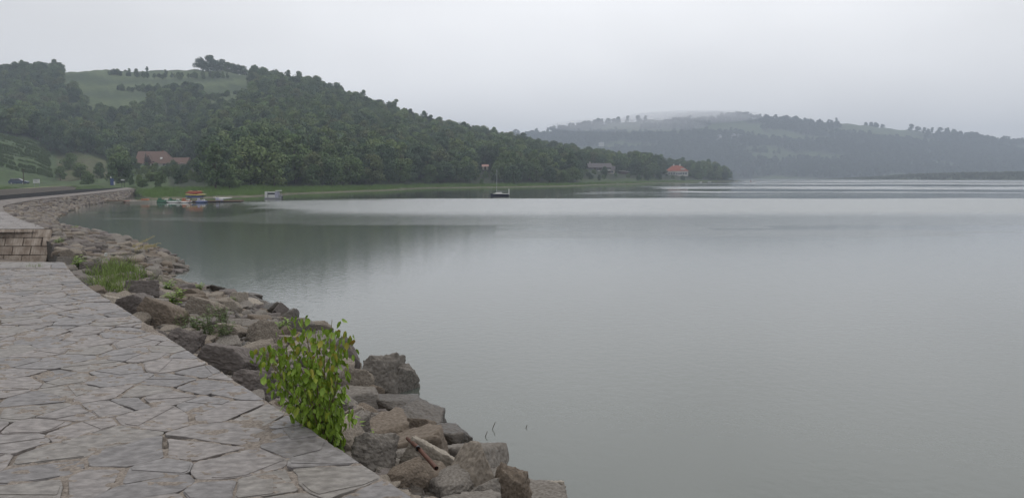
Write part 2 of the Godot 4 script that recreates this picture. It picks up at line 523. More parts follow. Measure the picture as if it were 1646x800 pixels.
func bank(s: float, v: float) -> Vector3:
	var i := mini(int(s), BANK_TOP.size() - 2)
	var e: Vector3 = BANK_TOP[i].lerp(BANK_TOP[i + 1], s - i)
	var w: Vector3 = BANK_SHORE[i].lerp(BANK_SHORE[i + 1], s - i)
	var p := e.lerp(w, v)
	p.y = 0.95 * (1.0 - v)
	return p

func strip(off0: float, off1: float, y0: float, y1: float, first: int, last: int, col := Color.WHITE) -> ArrayMesh:
	var s := Shape.new()
	for i in range(first, last):
		var a := edge_left(i, off0)
		var b := edge_left(i + 1, off0)
		var d := edge_left(i + 1, off1)
		var e := edge_left(i, off1)
		a.y = y0
		b.y = y0
		d.y = y1
		e.y = y1
		var mid := (a + d) * 0.5 - Vector3(0, 1, 0)
		s.face([a, b, d], mid, col)
		s.face([a, d, e], mid, col)
	return s.mesh()

func _ready() -> void:
	rng.seed = 7
	noise.seed = 3
	noise.frequency = 0.03
	noise.fractal_octaves = 4
	noise2.seed = 11
	noise2.frequency = 1.0
	# camera
	var cam := Camera3D.new()
	cam.name = "camera"
	cam.position = Vector3(0, 3.65, 0)
	cam.rotation = Vector3(-0.094798, 0, 0)
	cam.fov = 36.33
	cam.near = 0.1
	cam.far = 9000
	add_child(cam)
	cam.current = true
	# overcast sky
	var world := WorldEnvironment.new()
	world.name = "weather"
	var e := Environment.new()
	e.background_mode = Environment.BG_SKY
	e.tonemap_mode = Environment.TONE_MAPPER_LINEAR
	e.tonemap_exposure = 1.08
	e.sdfgi_enabled = true
	e.ssao_enabled = true
	e.ssil_enabled = true
	e.fog_enabled = true
	e.fog_density = 0.00055
	e.fog_light_color = Color(0.85, 0.90, 0.965)
	var sky := Sky.new()
	var pan := PanoramaSkyMaterial.new()
	pan.panorama = overcast()
	sky.sky_material = pan
	e.sky = sky
	world.environment = e
	add_child(world)
	var sun := DirectionalLight3D.new()
	sun.name = "sun"
	sun.light_color = Color(1.0, 0.97, 0.93)
	sun.light_energy = 0.22
	sun.light_angular_distance = 40.0
	sun.shadow_enabled = true
	add_child(sun)
	sun.look_at_from_position(Vector3(12, 88, -46), Vector3.ZERO)
	materials()
	setting()
	promenade()
	riprap()
	plants()
	roadside()
	forest()
	houses()
	boats()
	tell_apart()

var SUN_AT := Vector3(0.10, sin(0.62), -cos(0.62)).normalized()   # the veiled sun stands ahead, high over the lake

func overcast() -> ImageTexture:
	var w := 512
	var h := 256
	var im := Image.create(w, h, false, Image.FORMAT_RGBF)
	var f := FastNoiseLite.new()
	f.seed = 5
	f.frequency = 1.3
	f.fractal_octaves = 4
	for j in h:
		var up := PI * (0.5 - (j + 0.5) / h)
		for i in w:
			var a := TAU * (i + 0.5) / w
			var d := Vector3(cos(up) * sin(a), sin(up), -cos(up) * cos(a))
			var q := Vector3(d.x, maxf(d.y, 0.0) * 2.5, d.z)
			var near_sun := acos(clampf(d.dot(SUN_AT), -1.0, 1.0))
			var c := 0.76 + f.get_noise_3dv(q) * 0.22 + 0.22 * clampf(d.y, 0.0, 1.0) + 0.50 * exp(-near_sun * near_sun / 0.28) + 0.20 * exp(-maxf(d.y, 0.0) / 0.09)
			im.set_pixel(i, j, Color(c * 0.99, c * 0.998, c * 1.022))
	return ImageTexture.create_from_image(im)

func materials() -> void:
	var grain := tex(1, 0.02, Color(0.72, 0.72, 0.72), Color(1, 1, 1))
	var patches := tex(2, 0.008, Color(0.62, 0.58, 0.55), Color(1, 1, 1), 512, 6)
	var rough := tex(3, 0.03, Color.BLACK, Color.WHITE, 512, 6)
	var layered := tex(4, 0.012, Color.BLACK, Color.WHITE, 512, 6, FastNoiseLite.TYPE_VALUE_CUBIC)
	var coarse := tex(5, 0.06, Color(0.5, 0.5, 0.5), Color(1, 1, 1), 512, 3)
	var veins := tex(7, 0.012, Color(0.66, 0.65, 0.645), Color(1.0, 1.0, 1.0), 1024, 8)
	var mottle := tex(8, 0.014, Color(0.60, 0.58, 0.55), Color(1, 1, 1), 1024, 8)
	mats.grain = grain
	mats.patches = patches
	mats.roughness = rough
	# water: murky, smooth, with fine ripples and calmer lanes
	var water := mat("water", lin(0.085, 0.095, 0.082), 1.0)
	water.metallic_specular = 0.5
	water.uv1_triplanar = true
	water.uv1_world_triplanar = true
	water.uv1_scale = Vector3(0.16, 0.16, 0.16)
	var rip := tex(21, 0.02, Color.BLACK, Color.WHITE, 1024, 4)
	rip.color_ramp = null
	rip.as_normal_map = true
	rip.bump_strength = 1.0
	water.normal_enabled = true
	water.normal_texture = rip
	for k in 4:
		var m: StandardMaterial3D = water.duplicate()
		m.normal_scale = [0.14, 0.5, 1.2, 1.8][k]
		m.roughness = [0.04, 0.06, 0.1, 0.14][k]
		mats["water_%d" % k] = m
	# stones of the promenade
	for i in 5:
		var c: Color = [lin(0.268, 0.246, 0.234), lin(0.246, 0.233, 0.229), lin(0.284, 0.258, 0.243), lin(0.214, 0.202, 0.198), lin(0.262, 0.243, 0.222)][i]
		mat("slate_%d" % i, c, 0.5, veins, 0.42, rough, 0.9, true)
	for i in 5:
		mats["slate_%d" % i].uv1_scale = Vector3(0.5, 0.6, 0.75)
	mat("mortar", lin(0.30, 0.26, 0.222), 0.9, veins, 1.6, rough, 1.4, true)
	mat("paving", lin(0.235, 0.216, 0.202), 0.8, patches, 0.25, layered, 2.0, true)
	mat("block", lin(0.56, 0.49, 0.42), 0.9, patches, 0.5, rough, 0.8, true)
	# riprap
	tones = [
		mat("stone_tan", lin(0.315, 0.278, 0.236), 0.9, mottle, 0.7, rough, 1.3),
		mat("stone_grey", lin(0.26, 0.24, 0.218), 0.9, mottle, 0.7, rough, 1.3),
		mat("stone_slate", lin(0.195, 0.172, 0.163), 0.8, mottle, 0.7, layered, 1.6),
		mat("stone_brown", lin(0.225, 0.185, 0.148), 0.9, mottle, 0.7, rough, 1.3),
		mat("stone_pale", lin(0.44, 0.40, 0.345), 0.85, mottle, 0.7, rough, 1.3),
	]
	mat("stone_wet", lin(0.085, 0.07, 0.055), 0.35, mottle, 0.7, rough, 1.3)
	mat("rubble", lin(0.17, 0.14, 0.11), 0.95, patches, 0.8, rough, 4.0, true)
	mat("earth", lin(0.065, 0.055, 0.043), 0.95, patches, 0.8, rough, 4.0, true)
	# land
	mat("land", Color.WHITE, 0.95, tex(6, 0.01, Color(0.6, 0.62, 0.6), Color(1, 1, 1), 512, 6), 0.06, null, 0, true, true)
	mat("asphalt", lin(0.035, 0.035, 0.036), 1.0, grain, 0.3, null, 0, true)
	mats.asphalt.metallic_specular = 0.1
	mat("wall_stone", lin(0.36, 0.325, 0.285), 0.9, coarse, 0.35, rough, 5.0, true)
	mat("bark", lin(0.07, 0.055, 0.04), 0.95)
	for i in 6:
		var c: Color = [lin(0.080, 0.125, 0.050), lin(0.108, 0.160, 0.060), lin(0.060, 0.098, 0.050), lin(0.125, 0.172, 0.062), lin(0.115, 0.140, 0.062), lin(0.12, 0.15, 0.05)][i]
		var m := mat("foliage_%d" % i, c, 0.8, null, 1.0, null, 0, false, true)
		leaf_mats.append(m)
	mat("forest_leaf", Color.WHITE, 0.8, null, 1.0, null, 0, false, true)
	mat("spruce", lin(0.035, 0.062, 0.048), 0.8, null, 1.0, null, 0, false, true)
	mat("grass", lin(0.155, 0.215, 0.055), 0.8, null, 1.0, null, 0, false, true)
	mat("weed", lin(0.085, 0.13, 0.035), 0.7, null, 1.0, null, 0, false, true)
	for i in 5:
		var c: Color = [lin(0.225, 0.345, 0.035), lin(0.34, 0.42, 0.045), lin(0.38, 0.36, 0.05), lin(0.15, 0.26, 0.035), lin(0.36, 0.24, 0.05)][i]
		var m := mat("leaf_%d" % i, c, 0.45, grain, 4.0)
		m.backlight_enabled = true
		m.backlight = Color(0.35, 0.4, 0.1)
	mat("stem", lin(0.14, 0.12, 0.05), 0.8)
	mat("straw", lin(0.42, 0.36, 0.20), 0.9)
	# paint and made things
	for q in [["white", 0.72, 0.72, 0.70, 0.5], ["cream", 0.62, 0.58, 0.50, 0.8], ["dark", 0.03, 0.03, 0.035, 0.5], ["navy", 0.015, 0.018, 0.05, 0.35], ["grey", 0.30, 0.31, 0.33, 0.6], ["lilac", 0.45, 0.45, 0.56, 0.6],
			["orange", 0.48, 0.19, 0.09, 0.45], ["red", 0.36, 0.06, 0.045, 0.4], ["yellow", 0.60, 0.45, 0.12, 0.4], ["green", 0.05, 0.17, 0.10, 0.45], ["blue", 0.05, 0.09, 0.24, 0.45], ["wood", 0.20, 0.14, 0.09, 0.85], ["pink", 0.55, 0.30, 0.24, 0.6],
			["roof_brown", 0.20, 0.125, 0.095, 0.85], ["roof_red", 0.38, 0.11, 0.06, 0.85], ["roof_dark", 0.13, 0.115, 0.12, 0.8], ["plaster", 0.70, 0.68, 0.63, 0.9], ["timber", 0.09, 0.06, 0.045, 0.9], ["car_blue", 0.08, 0.11, 0.17, 0.3], ["rust", 0.13, 0.055, 0.035, 0.7], ["metal", 0.55, 0.56, 0.58, 0.4]]:
		mat(q[0], lin(q[1], q[2], q[3]), q[4], grain, 0.7)
	mat("window_glass", lin(0.03, 0.035, 0.045), 0.15)

# ---------------------------------------------------------------- setting
func ripple(x: float, depth: float) -> float:   # 0 calm ... 3 breezy
	var n := noise.get_noise_2d(x * 0.35 + 90.0, depth * 1.3)
	var t := x / maxf(depth, 1.0)
	var k := 1.0 + n * 1.3
	if depth < 16.0:
		k -= 0.4
	var edge := 128.0 + noise.get_noise_1d(x * 0.7) * 6.0
	if depth > 40.0 and depth < edge:   # the breezy lane
		k += 2.3 * clampf((depth - 48.0 - n * 25.0) / 45.0, 0.0, 1.0) * smoothstep(-0.40, -0.26, t + n * 0.1)
	if depth > 175.0 and t > 0.12 + n * 0.1 + 18.0 / depth:
		k += 1.7 if noise.get_noise_1d(depth * 0.55 + t * 20.0) > -0.02 else -0.8
	k -= land_shelter(x, depth) * 2.0
	return clampf(k, 0.0, 3.4)

func land_shelter(x: float, depth: float) -> float:
	var t := x / maxf(depth, 1.0)
	var lee := 0.0
	if t < 0.30:
		var shore: float = column(LAND, clampf(t, -1.0, 0.30))[1]
		lee = clampf(1.0 - (shore - depth) / (shore * 0.45), 0.0, 1.0)
	return lee

func setting() -> void:
	# water: one sheet, in which calm stretches and breezy lanes have ripples of their own
	var sheets := [Shape.new(), Shape.new(), Shape.new(), Shape.new()]
	var rows_z := [700.0, 60.0, 8.0]
	var z := 8.0
	while z > -2300.0:
		z -= maxf(0.7, -z * 0.014)
		rows_z.append(z)
	var swell := func(x: float, j: int) -> float:   # low waves where the breeze is
		var zz: float = rows_z[clampi(j, 0, rows_z.size() - 1)]
		if zz > -55.0:
			return 0.0
		var k := clampf((ripple(x, -zz) - 1.9) / 0.9, 0.0, 1.0)
		return k * 0.028 * maxf(0.7, -zz * 0.014) * (1.0 if j % 2 else -1.0)
	for j in rows_z.size() - 1:
		var z0: float = rows_z[j]
		var z1: float = rows_z[j + 1]
		var x := -1900.0
		while x < 2300.0:
			var w := clampf(maxf(absf(x) * 0.06, 5.0), 5.0, 110.0)
			var x1 := minf(x + w, 2300.0)
			var zone_ := clampi(int(round(ripple(x + w * 0.5, -(z0 + z1) * 0.5))), 0, 3)
			sheets[zone_].quad(Vector3(x, swell.call(x, j + 1), z1), Vector3(x1, swell.call(x1, j + 1), z1), Vector3(x1, swell.call(x1, j), z0), Vector3(x, swell.call(x, j), z0))
			x = x1
	var lake := ArrayMesh.new()
	for k in 4:
		var arr: Array = sheets[k].mesh().surface_get_arrays(0)
		lake.add_surface_from_arrays(Mesh.PRIMITIVE_TRIANGLES, arr)
		lake.surface_set_material(k, mats["water_%d" % k])
	structure("water", lake, null)
	var paint := func(q: Vector3, j: int, sub: int) -> Color:
		var zone := float(j - 1) / sub
		var t := q.x / -q.z
		var k := 0.5 + 0.5 * noise.get_noise_2d(q.x * 0.8, q.z * 0.8)
		var grass := Color(0.045, 0.088, 0.016).lerp(Color(0.072, 0.110, 0.024), k)
		var wood := Color(0.035, 0.05, 0.022)
		if q.y < 0.28 and t > -0.49:
			return Color(0.17, 0.15, 0.10).lerp(grass, clampf(q.y * 2.0, 0, 1))
		if zone < 2.0:
			return grass
		if t > -0.60 and t < -0.33 and zone > 4.4 and zone < 5.0:
			return Color(0.085, 0.125, 0.05)
		if t < -0.45 and zone < 4.2:   # the terraced slope on the left, bare earth beside it
			if t > -0.60 and t < -0.51 and zone > 2.7:
				return Color(0.13, 0.11, 0.06).lerp(grass, k)
			return Color(0.05, 0.09, 0.024).lerp(Color(0.075, 0.115, 0.032), k)
		if t > -0.585 and t < -0.33 and zone > 5.0:   # hay fields near the top
			var band := sin(q.z * 0.11 + t * 11.0 + noise.get_noise_1d(q.x) * 1.5)
			return Color(0.11, 0.15, 0.058) if band > 0.35 else (Color(0.085, 0.125, 0.045) if band > -0.35 else Color(0.05, 0.082, 0.03))
		if t > 0.09 and t < 0.26 and zone < 3.0:
			return grass.lerp(wood, 0.25)
		return wood
	structure("hillside", land_mesh(LAND, -1.05, 0.305, 260, 9, 2.2, paint), mats.land)
	var paint_far := func(q: Vector3, j: int, sub: int) -> Color:
		var k := noise.get_noise_2d(q.x * 0.12, q.z * 0.3)
		var field := Color(0.11, 0.15, 0.065)
		var wood := Color(0.03, 0.045, 0.025)
		if q.y > 105.0 and k > -0.15:
			return field
		return wood.lerp(field, clampf((k - 0.12) * 6.0, 0, 1))
	structure("far_hill", land_mesh(FAR_LAND, -0.2, 1.1, 160, 8, 6.0, paint_far), mats.land)
	var paint_isl := func(q: Vector3, _j: int, _sub: int) -> Color:
		return Color(0.05, 0.07, 0.03).lerp(Color(0.07, 0.09, 0.04), 0.5 + noise.get_noise_2d(q.x, q.z))
	structure("low_island", land_mesh(ISLAND, 0.385, 1.1, 90, 3, 0.8, paint_isl), mats.land)
	# a low cloud lying on the far hill
	for q in [[Vector3(401.677, 139.347, -1790), Vector3(300, 30, 280)], [Vector3(474.109, 142.213, -1790), Vector3(220, 24, 260)], [Vector3(260.804, 117.5, -1720), Vector3(360, 30, 220)]]:
		var fog := FogVolume.new()
		fog.name = "low_cloud"
		fog.shape = RenderingServer.FOG_VOLUME_SHAPE_ELLIPSOID
		fog.size = q[1]
		fog.position = q[0]
		var fm := FogMaterial.new()
		fm.albedo = Color(0.99, 0.99, 1.0)
		fm.density = 0.0036
		fog.material = fm
		fog.set_meta("kind", "structure")
		add_child(fog, true)
	(get_node("weather") as WorldEnvironment).environment.volumetric_fog_enabled = true
	(get_node("weather") as WorldEnvironment).environment.volumetric_fog_density = 0.0

# ---------------------------------------------------------------- promenade
func clip(poly: Array, at: Vector2, dir: Vector2) -> Array:
	var out := []
	for i in poly.size():
		var a: Vector2 = poly[i]
		var b: Vector2 = poly[(i + 1) % poly.size()]
		var da := (a - at).dot(dir)
		var db := (b - at).dot(dir)
		if da <= 0:
			out.append(a)
		if (da < 0) != (db < 0) and absf(da - db) > 1e-9:
			out.append(a.lerp(b, da / (da - db)))
	return out

func stones(seeds: Array, region: PackedVector2Array, gap_low: float, gap_high: float) -> Array:   # Voronoi cells with gaps, clipped to the region
	var out := []
	for i in seeds.size():
		var a: Vector2 = seeds[i]
		var cell := [a + Vector2(-1, -1), a + Vector2(1, -1), a + Vector2(1, 1), a + Vector2(-1, 1)]
		for j in seeds.size():
			var b: Vector2 = seeds[j]
			if i == j or absf(b.x - a.x) > 2.2 or absf(b.y - a.y) > 2.0:
				continue
			var h := float((i * j * 7919 + (i + j) * 104729) % 1000) / 1000.0
			var gap := lerpf(gap_low, gap_high, h * h)
			var d := (b - a).normalized()
			cell = clip(cell, (a + b) * 0.5 - d * gap, d)
			if cell.size() < 3:
				break
		if cell.size() < 3:
			continue
		for piece in Geometry2D.intersect_polygons(PackedVector2Array(cell), region):
			if piece.size() >= 3:
				out.append(Array(piece))
	return out

func area(poly: Array) -> float:
	var s := 0.0
	for i in poly.size():
		s += (poly[i] as Vector2).cross(poly[(i + 1) % poly.size()])
	return absf(s) * 0.5

func slab(s: Shape, poly: Array, top: float, drop: float, bevel: float) -> Vector3:   # one flat stone with broken corners, round its own centre
	var ring := []
	for i in poly.size():
		var a: Vector2 = poly[i]
		var b: Vector2 = poly[(i + 1) % poly.size()]
		var l := a.distance_to(b)
		if l < 0.05:
			continue
		var c := clampf(0.03 / l, 0.02, 0.3)
		var across := (b - a).normalized().orthogonal()
		ring.append(a.lerp(b, c))
		var parts := mini(int(l / 0.17), 4)
		for k in range(1, parts):
			ring.append(a.lerp(b, (k + rng.randf_range(-0.3, 0.3)) / parts) + across * rng.randf_range(-0.016, 0.02))
		ring.append(a.lerp(b, 1.0 - c))
	if ring.size() < 3:
		return Vector3.ZERO
	var mid := Vector2.ZERO
	for q in ring:
		mid += q / ring.size()
	var at := Vector3(mid.x, top, mid.y)
	var tilt := Vector2(rng.randfn() * 0.006, rng.randfn() * 0.006)
	var upper := []
	var rim := []
	var foot := []
	for q in ring:
		var d: Vector2 = q - mid
		var y := d.dot(tilt)
		var inner := d * (1.0 - bevel / maxf(d.length(), 0.08))
		upper.append(Vector3(inner.x, y, inner.y))
		rim.append(Vector3(d.x, y - bevel * 0.7, d.y))
		foot.append(Vector3(d.x, -drop, d.y))
	var core := Vector3(0, -drop * 0.5, 0)
	s.face(upper, core)
	for i in ring.size():
		var k := (i + 1) % ring.size()
		s.face([upper[i], upper[k], rim[k], rim[i]], core)
		s.face([rim[i], rim[k], foot[k], foot[i]], core)
	if ring.size() > 6 and rng.randf() < 0.55:   # a layer of slate that has not yet flaked off
		var shift := Vector2(rng.randf_range(-0.1, 0.1), rng.randf_range(-0.06, 0.06))
		var dir := Vector2(rng.randfn(), rng.randfn() * 1.6).normalized()
		var part := clip(clip(ring, mid + shift, dir), mid - dir * rng.randf_range(0.12, 0.4), -dir)
		if part.size() >= 3:
			var c2 := Vector2.ZERO
			for q in part:
				c2 += q / part.size()
			var top2 := []
			var low2 := []
			for q in part:
				var d: Vector2 = q - mid
				var e: Vector2 = mid + d * 0.985 + (c2 - q) * rng.randf_range(0.02, 0.10) - mid
				top2.append(Vector3(e.x, d.dot(tilt) + 0.0055, e.y))
				low2.append(Vector3(e.x, d.dot(tilt) - 0.012, e.y))
			var core2 := Vector3(c2.x - mid.x, -0.02, c2.y - mid.y)
			s.face(top2, core2)
			for i in top2.size():
				var k := (i + 1) % top2.size()
				s.face([top2[i], top2[k], low2[k], low2[i]], core2)
	return at

func crack_z(x: float) -> float:
	return -12.15 + (x + 8.0) * 0.07 + noise2.get_noise_1d(x * 0.8) * 0.09

func promenade() -> void:
	var walk := Node3D.new()
	walk.name = "promenade"
	add_child(walk)
	walk.set_meta("kind", "structure")
	# mortar bed, in which the stones lie; cracks and the open seam are dips of its surface
	var zs := []
	var z := 1.4
	while z > -19.78:
		zs.append(z)
		z -= 0.035 if z > -8.0 and z < -3.0 else (0.05 if z > -13.0 else 0.09)
	zs.append(-19.78)
	var w := 86
	var p := PackedVector3Array()
	for zz in zs:
		var ex := edge_x(zz)
		for i in w:
			var u := 0.045 * i
			var x := ex - u
			var n := noise2.get_noise_2d(x * 3.0, zz * 3.0)
			var y := PATH_H - 0.004 + n * 0.006 + noise2.get_noise_2d(x * 14.0, zz * 14.0) * 0.0045
			var crack := absf(noise2.get_noise_2d(x * 0.9 + 40.0, zz * 2.2 + x * 0.25))
			if crack < 0.07:
				y -= 0.06 * (1.0 - crack / 0.07)
			var open := noise2.get_noise_2d(x * 1.1 - 30.0, zz * 1.1)
			y -= (0.022 * smoothstep(0.12, 0.26, open) if i > 2 else 0.0)
			var smear := noise2.get_noise_2d(x * 2.3 + 7.0, zz * 4.6 + 50.0) + noise2.get_noise_2d(x * 9.0, zz * 14.0) * 0.5
			y += 0.012 * smoothstep(0.20, 0.42, smear)
			var seam := absf(zz - crack_z(x))
			if seam < 0.05:
				y -= 0.07 * (1.0 - seam / 0.05)
			if i == 0:
				y -= 0.025
			p.append(Vector3(x, y, zz))
	var cols := PackedColorArray()
	cols.resize(p.size())
	cols.fill(Color.WHITE)
	put("mortar_bed", grid_mesh(p, cols, w, zs.size()), mats.mortar, walk)
	# flagstones, one by one
	var parts := [[1.5, 0.0, 0], [0.0, -19.72, 1], [-19.86, -21.35, 2]]
	var made := []
	for side in 3:
		var region := PackedVector2Array()
		var left := PackedVector2Array()
		var zz := 1.4
		var z_end := -19.70
		if side == 2:
			zz = -19.86
			z_end = -21.35
		if side == 1:
			zz = -12.0
		if side == 0:
			z_end = -12.2
		var n := 14
		for k in n + 1:
			var q := lerpf(zz, z_end, float(k) / n)
			region.append(Vector2(edge_x(q) - 0.035, q))
			left.append(Vector2(edge_x(q) - 3.75, q))
		if side == 0:
			for k in 12:   # the ragged seam
				var x := lerpf(region[n].x, left[n].x, (k + 0.5) / 12.0)
				region.append(Vector2(x, crack_z(x) + 0.006))
			region.remove_at(n)
			left.remove_at(n)
		if side == 1:
			var head := PackedVector2Array()
			for k in 12:
				var x := lerpf(left[0].x, region[0].x, (k + 0.5) / 12.0)
				head.append(Vector2(x, crack_z(x) - 0.02))
			region.remove_at(0)
			left.remove_at(0)
			left.reverse()
			region = region + left + head
		else:
			left.reverse()
			region = region + left
		var seeds := []
		var step := 0.385
		var row := 0
		var q := zz + 0.4
		while q > z_end - 0.4:
			var x := edge_x(q) + 0.5
			while x > edge_x(q) - 4.4:
				seeds.append(Vector2(x + rng.randf_range(-0.26, 0.26), q + rng.randf_range(-0.17, 0.17) - (x - edge_x(q)) * 0.13))
				x -= rng.randf_range(0.38, 0.95)
			q -= step if side < 2 else 0.72
			row += 1
		for piece in stones(seeds, region, 0.002, 0.036):
			if area(piece) > 0.012:
				made.append(piece)
	made.sort_custom(func(a, b): return area(a) / maxf(2.0, absf(a[0].y)) > area(b) / maxf(2.0, absf(b[0].y)))
	var rest := Shape.new()
	for i in made.size():
		var s := Shape.new()
		var at := slab(s, made[i], PATH_H + rng.randf_range(-0.003, 0.004), 0.06, 0.004)
		if s.v.size() == 0:
			continue
		if i < 300:
			put("flagstone", s.mesh(), mats["slate_%d" % ((i * 7 + i / 3) % 5)], walk, at)
		else:
			for k in s.v.size():
				rest.v.append(s.v[k] + at)
				rest.n.append(s.n[k])
				rest.c.append(Color.WHITE)
	if rest.v.size():
		put("flagstones", rest.mesh(), mats.slate_0, walk).set_meta("kind", "stuff")
	# kerb row bed at the end, and the side of the promenade above the riprap
	var bed := Shape.new()
	bed.prism([Vector2(edge_x(-19.8), -19.8), Vector2(edge_x(-21.4), -21.4), Vector2(edge_x(-21.4) - 4.2, -21.4), Vector2(edge_x(-19.8) - 4.2, -19.8)], -0.2, PATH_H - 0.012)
	put("kerb_bed", bed.mesh(), mats.mortar, walk)
	var face := Shape.new()
	for i in range(0, 60):
		var a := lerpf(1.4, -19.78, i / 60.0)
		var b := lerpf(1.4, -19.78, (i + 1) / 60.0)
		var pa := Vector3(edge_x(a), PATH_H - 0.03, a)
		var pb := Vector3(edge_x(b), PATH_H - 0.03, b)
		face.face([pa, pb, Vector3(pb.x, -0.3, pb.z), Vector3(pa.x, -0.3, pa.z)], Vector3(pa.x - 3, 0.5, pa.z))
	put("side_face", face.mesh(), mats.mortar, walk)
	# the promenade beyond the boat ramp
	var first := 0
	while EDGE[first].z > -34.0:
		first += 1
	var ramp_far := -33.15
	var s := Shape.new()
	var lead := [Vector3(edge_x(ramp_far) , PATH_H, ramp_far), Vector3(edge_x(ramp_far) - 5.0, PATH_H, ramp_far), edge_left(first, 3.0), EDGE[first]]
	lead[2].y = PATH_H
	s.face([lead[0], lead[1], lead[2], lead[3]], Vector3(lead[0].x, -5, lead[0].z))
	for i in range(first, EDGE.size() - 1):
		var a: Vector3 = EDGE[i]
		var b: Vector3 = EDGE[i + 1]
		var d := edge_left(i + 1, 3.0)
		var e2 := edge_left(i, 3.0)
		d.y = PATH_H
		e2.y = PATH_H
		s.face([a, b, d, e2], Vector3(a.x, -5, a.z))
		s.face([a, b, b - Vector3(0, 1.4, 0), a - Vector3(0, 1.4, 0)], e2)
	put("far_paving", s.mesh(), mats.paving, walk)
	var laid := Shape.new()
	var seeds := []
	var region := PackedVector2Array()
	var back := PackedVector2Array()
	var zz := ramp_far - 0.05
	while zz > -52.0:
		region.append(Vector2(edge_x(zz) - 0.03, zz))
		back.append(Vector2(edge_x(zz) - 3.6, zz))
		var x := edge_x(zz) + 0.3
		while x > edge_x(zz) - 4.0:
			seeds.append(Vector2(x + rng.randf_range(-0.2, 0.2), zz + rng.randf_range(-0.18, 0.18)))
			x -= 0.85
		zz -= 0.6
	back.reverse()
	for piece in stones(seeds, region + back, 0.008, 0.05):
		if area(piece) > 0.03:
			var one := Shape.new()
			var at := slab(one, piece, PATH_H + rng.randf_range(0.012, 0.022), 0.05, 0.01)
			for k in one.v.size():
				laid.v.append(one.v[k] + at)
				laid.n.append(one.n[k])
				laid.c.append(Color.WHITE)
	put("far_flagstones", laid.mesh(), mats.slate_2, walk).set_meta("kind", "stuff")
	# boat ramp between the two: floor and the far retaining wall of grooved blocks
	var floor_s := Shape.new()
	floor_s.face([Vector3(edge_x(-21.4) + 0.2, -0.1, -21.4), Vector3(edge_x(-21.4) - 4.2, 0.4, -21.4), Vector3(edge_x(-33.3) - 5, 0.4, -33.3), Vector3(edge_x(-33.3) + 0.2, -0.1, -33.3)], Vector3(-16, -9, -27))
	structure("boat_ramp", floor_s.mesh(), mats.mortar)
	var wall := thing("block_wall", "sloping revetment of grooved beige concrete blocks below the far paving", "wall", Vector3(edge_x(-33.3) + 0.3, -0.1, -32.55))
	wall.rotation.x = -0.38
	put_box("backing", Vector3(5.2, 1.62, 0.1), Vector3(-2.72, 0.8, -0.1), mats.earth, wall)
	var blocks := []
	for v in 2:
		var b := Shape.new()
		b.box(Vector3(0.755, 0.36, 0.1), Vector3(0, 0, -0.05))
		for k in 7:
			b.box(Vector3(0.09, 0.36, 0.012), Vector3(-0.327 + k * 0.109, 0, 0.006))
		blocks.append(b.mesh())
	for r in 4:
		for k in 7:
			var x := -0.42 - k * 0.79 - (0.36 if r % 2 == 0 else 0.0)
			put("block", blocks[(r + k) % 2], mats.block, wall, Vector3(x + (4 - r) * 0.03 - 0.08, 0.2 + r * 0.395, 0.02 + rng.randf_range(-0.008, 0.008)))
		if r % 2 == 0:
			put_box("block", Vector3(0.30, 0.375, 0.1), Vector3(-0.19, 0.2 + r * 0.395, 0.0), mats.block, wall)

# ---------------------------------------------------------------- riprap
func place_rock(mesh_: Mesh, material: Material, at: Vector3, size: Vector3, yaw: float, roll: float, label: String, group := "") -> MeshInstance3D:
	var o := put("rock", mesh_, material)
	o.transform = Transform3D(Basis.from_euler(Vector3(0, yaw, roll)) * Basis.from_scale(size), at)
	tag(o, label, "rock", group)
	return o

